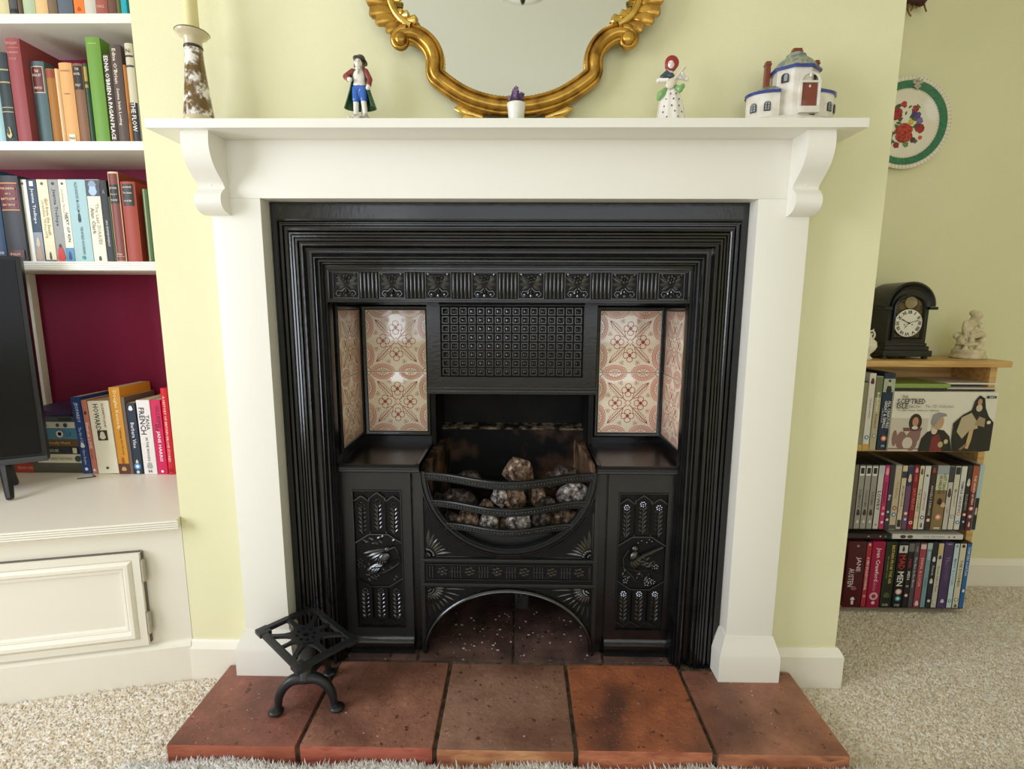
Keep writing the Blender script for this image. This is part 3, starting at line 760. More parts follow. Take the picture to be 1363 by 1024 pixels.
# ------------------------------------------------------------------ lumps of gas-fire coal in the basket
COALS = [mat('coal_lump_a', '2b2622', .9, spec=.15, col2='968e88', nscale=75, ndetail=8, lo=.40, hi=.56, col3='dcd8d4', bump=.9, bscale=160, bdist=.006, nrough=.65),
         mat('coal_lump_b', '2c221c', .9, spec=.15, col2='7d6654', nscale=70, ndetail=8, lo=.40, hi=.58, col3='c2b4a4', bump=.9, bscale=160, bdist=.006, nrough=.65),
         mat('coal_lump_c', '1a1614', .9, spec=.15, col2='5c4f48', nscale=75, ndetail=8, lo=.43, hi=.62, col3='a39a94', bump=.9, bscale=160, bdist=.006, nrough=.65)]
def lump(c, r, seed, m, label, squash=(1, 1, 1)):
    b = bmnew(); bmesh.ops.create_icosphere(b, subdivisions=4, radius=1)
    for v in b.verts:
        p = v.co.copy(); k = 1.12 + .05 * noise.noise(p * 9 + Vector((seed, seed, 0))) + .34 * noise.noise(p * 1.3 + Vector((seed * 7.1, seed * 3.3, 0))) + .14 * noise.noise(p * 3.1 + Vector((seed, 0, seed * 5)))
        for d in ((1, .2, .3), (-.6, .7, .4), (.1, -.9, .5), (-.5, -.4, -.8), (.3, .3, 1), (-.9, -.1, .5)):      # facets
            n_ = Vector(d).normalized(); h = p.normalized().dot(n_) * k
            if h > .84: k *= (.84 + (h - .84) * .25) / h
        v.co = Vector((p.x * r * squash[0], p.y * r * squash[1], p.z * r * squash[2])) * k
    bmesh.ops.transform(b, matrix=Matrix.Translation(Vector(c)), verts=b.verts)
    return obj('coal', b, m, org=c, smooth=25, label=label, cat='coal', group='fire coals in the grate basket')
CO = [  # px, py, plane y, radius m, material, squash, label
    (610, 664, .05, .026, 2, (1.45, 1, .75), 'long brown coal lump lying on the middle bar at the left of the basket'),
    (665, 660, .03, .018, 0, (.85, 1, 1.15), 'upright pale grey coal lump left of centre behind the middle bar'),
    (684, 662, .015, .024, 1, (1, 1, 1), 'tan topped square coal lump in the centre of the basket'),
    (690, 627, .09, .026, 1, (1.1, 1, 1.1), 'tall pinkish brown coal lump peaking above the top bar'),
    (716, 661, .06, .019, 1, (.8, 1, 1.2), 'rust brown coal lump between the central lumps and the right one'),
    (763, 658, .05, .027, 0, (1.2, 1, 1), 'large grey brown coal lump at the right behind the middle bar'),
    (752, 634, .10, .025, 2, (1.2, 1, .9), 'dark coal lump showing its brown top above the top bar on the right'),
    (622, 692, .04, .022, 1, (1.2, 1, .95), 'brown coal lump on the left under the middle bar'),
    (651, 693, .02, .019, 0, (.9, 1, 1.15), 'white ashy coal lump left of centre under the middle bar'),
    (690, 692, .0, .025, 0, (.95, 1, 1.1), 'white speckled coal lump in the centre under the middle bar'),
    (720, 690, .03, .019, 2, (1, 1, 1.1), 'narrow brown coal lump right of centre under the middle bar'),
    (751, 689, .04, .024, 1, (1.4, 1, .8), 'wide greyish coal lump on the right under the middle bar'),
    (600, 690, .07, .017, 2, (1.1, 1, 1), 'small dark coal lump at the far left of the lower row'),
    (648, 672, .05, .012, 1, (1.1, 1, .9), 'little brown coal chip beside the upright grey lump'),
    (727, 668, .04, .014, 2, (1.3, 1, .7), 'small flat dark coal chip right of centre on the middle bar'),
    (624, 634, .12, .018, 2, (1.4, 1, .6), 'flat grey coal lump just showing over the top bar on the left'),
    (640, 700, .10, .026, 2, (1, 1, .9), 'dark coal lump deep at the back of the lower left'),
    (705, 655, .13, .028, 2, (1.1, 1, 1), 'dark coal lump deep behind the central pile'),
    (736, 640, .14, .022, 1, (1.1, 1, .9), 'brown coal lump half hidden behind the top bar right of the peak'),
    (668, 696, .09, .020, 1, (1, 1, 1), 'brown coal lump wedged between the two pale lower lumps'),
    (780, 676, .08, .018, 2, (1, 1, 1.1), 'dark coal lump against the right end of the middle bar'),
    (585, 668, .09, .019, 2, (1, 1, 1), 'dark coal lump against the left end of the middle bar'),
]
for i, (px, py, Y_, r, mi, sq, lb) in enumerate(CO):
    Y_ = max(Y_, .026 + r if abs(px - 685) < 45 else .040 + r * 1.5); p = at(px, py, Y_); lump(p, r * 1.2, i + 1, COALS[mi], lb, sq)

# ------------------------------------------------------------------ gilt mirror leaning on the shelf
mir = thing('mirror', (.006, -.02, 1.2012), 'ornate gilt scrolled mirror with shaped glass above the mantelpiece', 'mirror')
YM = -.022
def mp_(px, py): p = at(px, py, YM); return (p.x, p.z)
cxm = mp_(684, 143)[0]
half = [mp_(684, 143), mp_(664, 142.5), mp_(642, 138), mp_(622, 131), mp_(604, 121), mp_(590, 111), mp_(581, 103), mp_(578, 95), mp_(578.5, 84), mp_(577, 74), mp_(572.5, 64), mp_(565, 55.5), mp_(556, 49.5), mp_(547, 46.5), mp_(539, 47.5), mp_(532, 52)]
hl = [tuple(v) for v in catmull(half, 4)]
full = [(2 * cxm - x, z) for x, z in hl[::-1]][:-1] + hl
FRM = [(-.0185, -.012), (-.0185, .004), (-.016, .008), (-.013, .0085), (-.011, .006), (-.009, .010), (-.004, .015), (.002, .016), (.007, .013), (.0095, .0085), (.012, .010), (.0145, .009), (.0165, .004), (.0165, -.008)]
b = bmnew(); sweep(b, full, FRM, YM, side=1); obj('frame', b, GOLD, mir, smooth=60)
# roped inner edge
b = bmnew(); acc = 0
pts = [Vector((p[0], p[1])) for p in full]
for i in range(1, len(pts) - 1):
    t = (pts[i + 1] - pts[i - 1]).normalized(); nrm = Vector((t.y, -t.x))
    q = pts[i] + nrm * -.0175 if (Vector((cxm, 1.6)) - pts[i]).dot(nrm) < 0 else pts[i] + nrm * .0175
    acc += 1
    ball(b, (q.x, YM - .002, q.y), (.0032, .004, .0022), 6, 4, Matrix.Rotation(math.atan2(-t.y, t.x) + .6, 3, 'Y'))
obj('roped_edge', b, GOLDL, mir, smooth=True, kind='stuff')
# big scrolls, upper shell leaves, foot leaves
for s in (-1, 1):
    def sx(p): return (p[0], p[1]) if s < 0 else (2 * cxm - p[0], p[1])
    c = sx(mp_(537, 57))
    b = bmnew(); sp = []; R0 = .0215
    for k in range(26):
        a = math.radians(70 + k * 14); r = R0 * (1 - k / 34)
        sp.append((c[0] + (-s) * math.cos(a) * r * (1 if True else 1), c[1] + math.sin(a) * r))
    tube(b, [(x, YM - .006 - .0002 * i, z) for i, (x, z) in enumerate(sp)], [.0085 - .0002 * i for i in range(len(sp))], 8)
    lathe(b, [(.0, .014), (.008, .0135), (.0108, .011), (.0108, -.012)], 18, (c[0] + s * .001, YM - .010, c[1] - .001), Matrix.Rotation(PI / 2, 4, 'X'))
    obj('scroll', b, GOLD, mir, smooth=60)
    # upper C-scroll, rising past the frame's top edge
    rim = [sx(mp_(*q)) for q in ((548, 37), (536, 30), (527, 20), (521, 8), (518, -6), (518, -40), (524, -90), (540, -150), (566, -200), (600, -230), (640, -246), (684, -252))]
    b = bmnew(); sweep(b, [tuple(v) for v in catmull(rim, 4)], [(-.008, -.01), (-.008, .006), (-.004, .012), (.001, .013), (.005, .009), (.008, .004), (.008, -.01)], YM, side=1 if s < 0 else -1)
    obj('upper_scroll', b, GOLDL, mir, smooth=60)
    # shell of lobed leaves on the outer side of the C-scroll
    for k, (fx, fy, tx, ty, wd) in enumerate(((541, 36, 528, 60, 12), (536, 32, 516, 45, 13), (530, 25, 502, 33, 15), (525, 16, 494, 22, 16), (521, 5, 490, 4, 17), (519, -8, 488, -16, 18), (518, -24, 487, -38, 18))):
        f0 = sx(mp_(fx, fy)); t0 = sx(mp_(tx, ty)); f = Vector((f0[0], YM, f0[1])); t = Vector((t0[0], YM, t0[1])); d = t - f
        b = bmnew(); wv = wd / 679.5 * 1.06
        tube(b, [f + Vector((0, .002, 0)), f + d * .3 + Vector((0, -.006, 0)), f + d * .65 + Vector((0, -.010, 0)), f + d * .9 + Vector((0, -.012, 0)), t + Vector((0, -.006, 0))], [wv * .35, wv * .48, wv * .55, wv * .5, wv * .2], 9, .55, up=(0, -1, 0))
        obj('shell_leaf', b, GOLD, mir, smooth=60)
    for k, (fx, fy, tx, ty, wd) in enumerate(((536, 30, 556, 29, 11), (529, 22, 545, 22, 9), (525, 14, 537, 20, 8), (521, 2, 534, 1, 9))):
        f0 = sx(mp_(fx, fy)); t0 = sx(mp_(tx, ty)); f = Vector((f0[0], YM, f0[1])); t = Vector((t0[0], YM, t0[1])); d = t - f; wv = wd / 679.5 * 1.06
        b = bmnew(); tube(b, [f, f + d * .5 + Vector((0, -.006, 0)), f + d * .9 + Vector((0, -.009, 0)), t + Vector((0, -.004, 0))], [wv * .4, wv * .45, wv * .5, wv * .25], 8, .6, up=(0, -1, 0)); obj('inner_leaf', b, GOLDL, mir, smooth=60)
    # acanthus foot under the frame
    for k, (fx, fy, tx, ty, wd) in enumerate(((642, 155, 604, 143, 14), (646, 158, 612, 157, 12), (652, 160, 622, 165, 10))):
        f0 = sx(mp_(fx, fy)); t0 = sx(mp_(tx, ty)); f = Vector((f0[0], YM + .006, max(f0[1], 1.207))); t = Vector((t0[0], YM + .004, max(t0[1], 1.207))); d = t - f; wv = wd / 679.5 * 1.06
        b = bmnew(); tube(b, [f, f + d * .4, f + d * .75 + Vector((0, -.004, 0)), t], [wv * .35, wv * .5, wv * .42, .0008], 8, .45, up=(0, -1, 0)); obj('foot_leaf', b, GOLDL, mir, smooth=60)
gl = hl + [tuple(mp_(*q)) for q in ((536, 30), (527, 20), (521, 8), (518, -6), (518, -40), (524, -90), (540, -150), (566, -200), (600, -230), (640, -246), (684, -252))]
poly = gl + [(2 * cxm - x, z) for x, z in gl[::-1]][1:-1]
b = bmnew(); prism(b, poly, 'y', YM + .004, YM + .008); obj('glass', b, MIRROR, mir)
b = bmnew(); prism(b, [(cxm + (x - cxm) * .96, 1.5 + (z - 1.5) * .96) for x, z in poly], 'y', YM + .009, -.001); obj('backboard', b, flat('4a3a28'), mir)
b = bmnew(); box(b, cxm - .06, cxm + .06, YM - .004, -.002, 1.2012, 1.222, .003); obj('base_rail', b, GOLD, mir, smooth=30)

# ceiling bowl lamp, seen only in the mirror
lamp = thing('ceiling_lamp', (.03, -1.5, CEILZ), 'shallow glass ceiling bowl lamp reflected at the top of the mirror', 'lamp')
b = bmnew(); lathe(b, [(.0, -.20), (.06, -.197), (.13, -.17), (.17, -.125), (.175, -.12), (.165, -.125), (.12, -.163), (.0, -.19)], 32, (.03, -1.5, CEILZ)); obj('bowl', b, mat('opal_glass', 'e6e2d2', .2), lamp, smooth=50)
b = bmnew(); lathe(b, [(0, -.235), (.008, -.23), (.012, -.215), (.006, -.2), (.016, -.195), (0, -.19)], 14, (.03, -1.5, CEILZ)); obj('finial', b, mat('dark_bronze', '3a3426', .4, metal=.6), lamp, smooth=50)
b = bmnew(); lathe(b, [(0, 0), (.05, 0), (.05, -.012), (.008, -.02), (.008, -.19), (0, -.19)], 16, (.03, -1.5, CEILZ - .0005)); obj('stem', b, MATS['dark_bronze'], lamp, smooth=50)

# ------------------------------------------------------------------ things on the mantelshelf
ZS = 1.2012
# candlestick and candle
cs0 = Vector((-.583, -.058, ZS))
cst = thing('candlestick', cs0, 'brown and white marbled pottery candlestick with flared lip at the left end of the mantelshelf', 'candlestick')
MARB = mat('marbled_glaze', '6a4e1e', .15, spec=.6, col2='a89a8c', nscale=42, ndetail=5, lo=.47, hi=.53, col3='efeae4', coat=.5, nrough=.6)
BEIG = mat('beige_glaze', 'd0c3a0', .2, spec=.5, coat=.3); RIMB = mat('dark_brown_glaze', '3a3024', .3)
b = bmnew(); lathe(b, [(.0255, .016), (.0258, .02), (.0225, .05), (.019, .085), (.0158, .118), (.0150, .137)], 28, cs0); obj('body', b, MARB, cst, smooth=60)
b = bmnew(); lathe(b, [(0, 0), (.026, 0), (.0275, .004), (.0272, .012), (.0257, .0165), (0, .0165)], 28, cs0); obj('foot', b, BEIG, cst, smooth=60)
tl = Matrix.Rotation(.16, 4, 'Y')
b = bmnew(); lathe(b, [(.0150, .137), (.0153, .150), (.017, .155), (.024, .158), (.0285, .163), (.0285, .1645), (.022, .162), (.013, .160), (.013, .14)], 28, cs0); obj('cup', b, BEIG, cst, smooth=60)
b = bmnew(); lathe(b, [(.0150, .136), (.0162, .1375), (.0162, .1400), (.0150, .1415)], 28, cs0, close=False); lathe(b, [(.0282, .1628), (.0292, .1638), (.0282, .1649)], 28, cs0, close=False); obj('rim_band', b, RIMB, cst, smooth=60)
b = bmnew(); lathe(b, [(0, .150), (.0122, .150), (.0126, .17), (.0124, .23), (.0128, .33), (.010, .338), (.0, .339)], 24, cs0); tube(b, [cs0 + Vector((0, 0, .338)), cs0 + Vector((.001, 0, .35))], .0012, 5)
obj('candle', b, mat('cream_wax', 'e8dda4', .45, spec=.4), org=cs0 + Vector((0, 0, .16)), smooth=40, label='cream wax candle standing in the marbled candlestick', cat='candle')

# lavender in a white pot
pt = Vector((.0165, -.080, ZS)); pot = thing('potted_lavender', pt, 'tiny white pot of purple lavender in front of the mirror', 'plant')
b = bmnew(); lathe(b, [(0, 0), (.0125, 0), (.0135, .004), (.0165, .028), (.0175, .031), (.0172, .033), (.0155, .033), (.015, .028), (0, .027)], 24, pt); obj('pot', b, mat('white_green_glaze', 'e9e7dc', .3, col2='c8d3a0', nscale=60, lo=.5, hi=.75), pot, smooth=40)
LV = [mat('lavender_flower', '8d7398', .8, spec=.2), mat('lavender_dark', '5b4462', .8, spec=.2), mat('stem_dark', '3c3a34', .8)]
rl = random.Random(11)
for k in range(34):
    a = rl.uniform(0, 2 * PI); rr = rl.uniform(0, .014); h = .060 - rr * 1.1 + rl.uniform(-.003, .004) + (.006 if k == 0 else 0)
    if k == 0: rr = 0
    base = pt + Vector((math.cos(a) * rr * .5, math.sin(a) * rr * .5, .028)); tip = pt + Vector((math.cos(a) * rr, math.sin(a) * rr, h))
    b = bmnew(); tube(b, [base, tip], .0005, 4)
    for j in range(9):
        t = .35 + .65 * j / 8; q = base.lerp(tip, t); s = .0029 * (1 - .5 * t) + .0008
        ball(b, q + Vector((rl.uniform(-.001, .001), rl.uniform(-.001, .001), 0)), (s, s, s * .8), 5, 4)
    obj('flower_spike', b, LV[k % 2 if k % 5 else 0], pot)
b = bmnew()
for k in range(16):
    a = k * .9; ball(b, pt + Vector((math.cos(a) * .012, math.sin(a) * .012, .035)), (.003, .003, .0035), 5, 4)
obj('leaves', b, LV[2], pot, kind='stuff')

# porcelain figures: each garment remeshed into one smooth piece
PORC = mat('white_porcelain', 'ece6dc', .15, spec=.55, coat=.4); SKIN = mat('porcelain_skin', 'efd9c8', .2, coat=.3)
def cer(n, c): return mat('glaze_' + n, c, .2, spec=.55, coat=.3)
man0 = Vector((-.278, -.052, ZS))
def limb(b, pts, rad): tube(b, [man0_ + Vector(p) for p in pts], rad, 10); [ball(b, man0_ + Vector(p), r, 10, 7) for p, r in zip(pts, rad if isinstance(rad, list) else [rad] * len(pts))]
man0_ = man0
fm = thing('figurine', man0, 'porcelain gentleman figurine in green and red coat and blue breeches', 'figurine')
b = bmnew()                                                                     # body: face, hands, waistcoat, legs in one surface
ball(b, man0 + Vector((0, -.001, .1135)), (.0078, .0080, .0092), 14, 10); limb(b, [(0, 0, .098), (0, 0, .108)], .0045)
ball(b, man0 + Vector((0, -.0085, .1125)), (.0016, .002, .0022), 8, 6)
ball(b, man0 + Vector((0, 0, .089)), (.0125, .009, .016), 14, 10); ball(b, man0 + Vector((0, 0, .076)), (.0125, .009, .010), 14, 10)
limb(b, [(-.0065, 0, .066), (-.0078, -.001, .045), (-.0085, -.001, .020)], [.0075, .0055, .0045]); limb(b, [(.0065, 0, .066), (.008, -.004, .045), (.0105, -.004, .020)], [.0075, .0055, .0045])
limb(b, [(-.017, -.010, .083), (-.013, -.013, .081)], [.0042, .004]); limb(b, [(.019, -.008, .072), (.018, -.010, .068)], [.004, .0042])
obj('body', remeshed(b, .0011), PORC, fm, smooth=80)
b = bmnew(); lathe(b, [(0, 0), (.030, 0), (.031, .006), (.027, .014), (.018, .019), (0, .021)], 20, man0, Matrix.Diagonal((1, .75, 1, 1))); ball(b, man0 + Vector((-.017, .002, .019)), (.006, .005, .007)); ball(b, man0 + Vector((.004, .010, .03)), (.006, .006, .022)); ball(b, man0 + Vector((-.020, -.008, .017)), .004)
obj('base', remeshed(b, .0014), mat('mossy_base_glaze', 'd8d4c0', .2, col2='8f9470', nscale=70, lo=.5, hi=.62), fm, smooth=80)
b = bmnew(); limb(b, [(-.0062, 0, .069), (-.0078, -.001, .050)], [.0088, .0072]); limb(b, [(.0062, 0, .069), (.008, -.0035, .050)], [.0088, .0072]); ball(b, man0 + Vector((0, 0, .071)), (.0132, .0096, .007))
obj('breeches', remeshed(b, .0011), cer('blue', '2f63b8'), fm, smooth=80)
b = bmnew()                                                                     # open coat: shell behind with flaring skirts
R_ = []
for z, r in ((.036, .031), (.050, .026), (.066, .0205), (.080, .0165), (.092, .0145), (.101, .0125), (.104, .008)):
    R_.append([(r * 1.0 * math.cos(math.radians(a)), r * .62 * math.sin(math.radians(a)), z) for a in range(-38, 219, 12)])
b2 = bmesh.new(); VV = [[b2.verts.new(man0 + Vector(p)) for p in r] for r in R_]
for A, B in zip(VV, VV[1:]):
    for i in range(len(A) - 1): b2.faces.new((A[i], A[i + 1], B[i + 1], B[i]))
bmesh.ops.recalc_face_normals(b2, faces=b2.faces[:]); bmesh.ops.solidify(b2, geom=b2.faces[:], thickness=.0018); merge(b, b2)
obj('coat', b, mat('green_coat_glaze', '3f6a4a', .2, col2='2c5038', nscale=60, coat=.3), fm, smooth=70)
b = bmnew(); limb(b, [(-.0125, 0, .100), (-.024, -.003, .090), (-.018, -.009, .084)], [.0058, .0060, .0052]); limb(b, [(.0125, 0, .100), (.020, -.002, .085), (.0195, -.007, .075)], [.0058, .0058, .0052])
obj('sleeves', remeshed(b, .0011), cer('red', '8c2f2c'), fm, smooth=80)
b = bmnew(); ball(b, man0 + Vector((.001, .002, .1155)), (.0092, .0088, .0085)); ball(b, man0 + Vector((-.007, .001, .110)), (.003, .004, .006)); ball(b, man0 + Vector((.008, .001, .109)), (.003, .004, .006)); obj('hair', b, cer('brown', '6b4632'), fm, smooth=80)
b = bmnew(); HT = Matrix.Translation(man0 + Vector((.002, .003, .1195))) @ Matrix.Rotation(.28, 4, 'Y') @ Matrix.Rotation(-.25, 4, 'X'); lathe(b, [(0, .010), (.006, .0095), (.0088, .006), (.0092, .002), (.0135, .0012), (.0140, .0), (.013, -.001), (0, -.001)], 20, (0, 0, 0), HT); obj('hat', b, cer('hat', '33302c'), fm, smooth=60)
b = bmnew(); limb(b, [(0, -.0095, .101), (0, -.0105, .094)], [.003, .0022]); limb(b, [(-.003, -.0092, .102), (.003, -.0092, .102)], .0022); obj('cravat', b, PORC, fm, smooth=70)
b = bmnew(); ball(b, man0 + Vector((-.0095, -.006, .0195)), (.0055, .0085, .0042)); ball(b, man0 + Vector((.0115, -.009, .0195)), (.0055, .0085, .0042)); obj('shoes', b, cer('shoe', 'c9c3b8'), fm, smooth=70)
b = bmnew(); [ball(b, man0 + Vector((s * .0031, -.0083, .1150)), .0009, 6, 4) for s in (-1, 1)]; obj('eyes', b, cer('eye', '2a2420'), fm)

man0_ = wo = Vector((.3035, -.052, ZS))
fw = thing('figurine', wo, 'porcelain lady figurine in red bonnet playing a lute in a white spotted dress', 'figurine')
b = bmnew()
ball(b, wo + Vector((-.003, -.002, .1085)), (.0078, .0080, .0092), 14, 10); limb(b, [(-.001, 0, .092), (-.002, 0, .102)], .0042); ball(b, wo + Vector((-.0045, -.0095, .1075)), (.0016, .002, .0022), 8, 6)
ball(b, wo + Vector((0, 0, .083)), (.0118, .009, .014), 14, 10)
limb(b, [(-.012, -.001, .090), (-.0245, -.006, .081), (-.010, -.014, .079)], [.005, .0046, .0036]); limb(b, [(.012, -.001, .090), (.0265, -.006, .084), (.0155, -.014, .090)], [.005, .0046, .0036])
obj('body', remeshed(b, .0011), PORC, fw, smooth=80)
b = bmnew()
b2 = bmesh.new(); rings = []
for z, r in ((.004, .0275), (.010, .0265), (.022, .0250), (.036, .0235), (.050, .0205), (.062, .0155), (.072, .0105)):
    rings.append([b2.verts.new(wo + Vector(((r * (1 + .055 * math.cos(9 * a) * (1 - z / .09))) * math.cos(a) + (.004 * (1 - z / .07)), r * .8 * (1 + .055 * math.cos(9 * a)) * math.sin(a), z))) for a in [2 * PI * k / 54 for k in range(54)]])
for A, B in zip(rings, rings[1:]):
    for k in range(54): b2.faces.new((A[k], A[(k + 1) % 54], B[(k + 1) % 54], B[k]))
b2.faces.new(rings[0]); b2.faces.new(rings[-1]); merge(b, b2); obj('skirt', b, PORC, fw, smooth=70)
b = bmnew()
for z, xs in ((.055, (-.006, .004)), (.046, (-.013, -.001, .010)), (.034, (-.016, -.004, .010)), (.024, (-.018, .002, .016)), (.014, (-.012, .008))):
    for x in xs:
        r = .0262 - (z - .004) * .13; y = -math.sqrt(max(.00001, (r * .8) ** 2 * (1 - (x / r) ** 2))) - .0006
        ball(b, wo + Vector((x + .002, y * 1.06, z)), (.0016, .001, .0016), 6, 4)
obj('spots', b, cer('plum', '5a3a44'), fw, kind='stuff')
b = bmnew(); lathe(b, [(0, 0), (.029, 0), (.030, .004), (.024, .009), (0, .010)], 20, wo + Vector((.003, 0, 0)), Matrix.Diagonal((1.05, .8, 1, 1))); obj('base', b, PORC, fw, smooth=60)
b = bmnew(); limb(b, [(-.012, -.006, .064), (-.020, -.008, .056), (-.023, -.006, .050)], [.005, .007, .004]); limb(b, [(.008, -.009, .068), (.014, -.011, .064), (.019, -.009, .070)], [.005, .006, .005]); obj('sash', remeshed(b, .0012), cer('apple_green', '7fb06a'), fw, smooth=80)
b = bmnew(); ball(b, wo + Vector((-.004, -.0135, .073)), (.0085, .004, .0105), 12, 8, Matrix.Rotation(.75, 3, 'Y')); tube(b, [wo + Vector((.002, -.015, .080)), wo + Vector((.017, -.0155, .097))], [.0022, .0018], 8); tube(b, [wo + Vector((.015, -.0155, .095)), wo + Vector((.020, -.014, .101))], [.0034, .0028], 8); obj('lute', b, cer('lute', 'e2d8c4'), fw, smooth=60)
b = bmnew(); limb(b, [(-.010, -.004, .093), (-.018, -.006, .086)], [.006, .0055]); ball(b, wo + Vector((-.004, -.006, .089)), (.009, .005, .006)); obj('shawl', remeshed(b, .0012), cer('slate_blue', '3b4a58'), fw, smooth=80)
b = bmnew(); ball(b, wo + Vector((-.0005, .002, .1115)), (.0118, .0100, .0128), 16, 10); lathe(b, [(.0095, .0), (.0125, .001), (.013, .003), (.0115, .004)], 20, (0, 0, 0), Matrix.Translation(wo + Vector((-.0015, -.003, .1115))) @ Matrix.Rotation(PI / 2, 4, 'X')); obj('bonnet', b, cer('scarlet', '9c2226'), fw, smooth=70)
b = bmnew(); [ball(b, wo + Vector((-.0035 + s * .003, -.0088, .1100)), .0009, 6, 4) for s in (-1, 1)]; obj('eyes', b, MATS['glaze_eye'], fw)

# pottery house
hs = Vector((.527, -.052, ZS)); house = thing('pottery_house', hs, 'white glazed pottery cottage with blue edged roofs and red door', 'ornament')
HW = mat('pottery_white', 'e9e4da', .14, spec=.55, coat=.4, col2='d9d2c4', nscale=40); HB = cer('cobalt', '2b3c86'); HR = cer('brick_red', '7c3626'); HK = cer('ink', '1f1d1c'); HG = cer('pane_grey', '8d9398')
HRF = mat('mossy_roof_glaze', '6f7a80', .3, col2='a9ab7f', nscale=120, ndetail=3, lo=.42, hi=.6, col3='59678a', bump=.5, bscale=220)
def hx(x, y, z): return hs + Vector((x, y, z))
b = bmnew(); lathe(b, [(0, 0), (.094, 0), (.094, .006), (.085, .014), (.06, .019), (0, .020)], 36, hs + Vector((0, .004, 0)), Matrix.Diagonal((1, .46, 1, 1))); obj('base', b, HW, house, smooth=50)
def octa(rx, ry, k=8, ph=PI / 8): return [(rx * math.cos(ph + 2 * PI * i / k) / math.cos(PI / k), ry * math.sin(ph + 2 * PI * i / k) / math.cos(PI / k)) for i in range(k)]
b = bmnew(); prism(b, [(hs.x + x + .004, hs.y + y) for x, y in octa(.038, .030)], 'z', hs.z + .015, hs.z + .113, bev=.001); obj('tower', b, HW, house, smooth=30)
tw = (hs.x + .004, hs.y)
b = bmnew()
for z0, z1, r0, r1 in ((.110, .116, 1.12, 1.12),): prism(b, [(tw[0] + x * r0, tw[1] + y * r0) for x, y in octa(.038, .030)], 'z', hs.z + z0, hs.z + z1, bev=.0015)
rf = obj('roof_edge', b, HB, house, smooth=40)
b = bmnew(); b2 = bmesh.new(); rings = []
for s, z in ((1.08, .115), (.98, .122), (.80, .132), (.60, .139), (.50, .141), (.44, .148), (.30, .152)):
    rings.append([b2.verts.new((tw[0] + x * s, tw[1] + y * s, hs.z + z)) for x, y in octa(.038, .030, 16, 0)])
for A, B in zip(rings, rings[1:]):
    for k in range(16): b2.faces.new((A[k], A[(k + 1) % 16], B[(k + 1) % 16], B[k]))
b2.faces.new(rings[-1]); b2.faces.new(rings[0]); merge(b, b2); obj('roof', b, HRF, house, smooth=40)
for x0, x1, z0, z1, y in ((-.004, .012, .149, .161, 0), (-.049, -.040, .075, .138, .006), (.041, .0485, .085, .140, .006)):
    b = bmnew(); box(b, hs.x + x0 + (0 if x0 > -.01 and x0 < 0 else 0), hs.x + x1, hs.y + y - .005, hs.y + y + .005, hs.z + z0, hs.z + z1, .0012); box(b, hs.x + x0 - .001, hs.x + x1 + .001, hs.y + y - .006, hs.y + y + .006, hs.z + z1 - .008, hs.z + z1 - .005, .0006); obj('chimney', b, HR, house, smooth=30)
for s, wx in ((-1, -.053), (1, .052)):
    n = 12; C_ = Vector((hs.x + wx * .62, hs.y + .002)); pl = [(C_.x + s * .0475 * math.cos(-PI / 2 + PI * i / n), C_.y + .030 * math.sin(-PI / 2 + PI * i / n)) for i in range(n + 1)]
    b = bmnew(); prism(b, pl, 'z', hs.z + .012, hs.z + .064); obj('wing', b, HW, house, smooth=30)
    b = bmnew(); prism(b, [(C_.x + (x - C_.x) * 1.06, C_.y + (y - C_.y) * 1.08) for x, y in pl], 'z', hs.z + .062, hs.z + .0675); obj('wing_roof_edge', b, HB, house, smooth=30)
    b = bmnew(); A = [(C_.x + (x - C_.x) * 1.04, C_.y + (y - C_.y) * 1.06) for x, y in pl]
    lo_ = [b.verts.new((x, y, hs.z + .0672)) for x, y in A]; hi_ = [b.verts.new((C_.x + (x - C_.x) * .35, C_.y + (y - C_.y) * .3, hs.z + .084)) for x, y in A]
    for i in range(n): b.faces.new((lo_[i], lo_[i + 1], hi_[i + 1], hi_[i]))
    b.faces.new(hi_); b.faces.new(lo_[::-1]); obj('wing_roof', b, HRF, house, smooth=40)
    for a in ((-1.12, -.55) if s < 0 else (-.95, -.42)):
        b = bmnew(); arch = [(-.0055, 0)] + [( .0055 * -math.cos(PI * i / 8), .013 + .006 * math.sin(PI * i / 8)) for i in range(9)] + [(.0055, 0)]
        nx = math.cos(a) * s / .0475; ny = math.sin(a) / .030; ang = math.atan2(nx, -ny)
        M = Matrix.Translation((C_.x + s * .0478 * math.cos(a), C_.y + .0302 * math.sin(a), hs.z + .026)) @ Matrix.Rotation(ang, 4, 'Z')
        prism(b, arch, 'y', -.0012, .001, M); wf = obj('window', b, HK, house)
        b = bmnew(); prism(b, [(x * .74, .0018 + z * .84) for x, z in arch], 'y', -.0017, -.0010, M); obj('pane', b, HG, wf)
        b = bmnew(); box(b, -.0005, .0005, -.0021, -.0012, .002, .016, 0, M); [box(b, -.004, .004, -.0021, -.0012, z - .0004, z + .0004, 0, M) for z in (.006, .011)]; obj('glazing_bar', b, HK, wf)
yd = tw[1] - .030
b = bmnew(); box(b, tw[0] - .0002, tw[0] + .0265, yd - .0015, yd + .001, hs.z + .031, hs.z + .078, .0008); dr = obj('door', b, HR, house, smooth=30)
b = bmnew(); ball(b, (tw[0] + .013, yd - .002, hs.z + .072), (.0018, .001, .003)); obj('knocker', b, HW, dr)
b = bmnew(); dx = tw[0] + .0132
for s in (-1, 1): box(b, dx + s * .0165 - .0022, dx + s * .0165 + .0022, yd - .004, yd + .001, hs.z + .028, hs.z + .081, .0008)
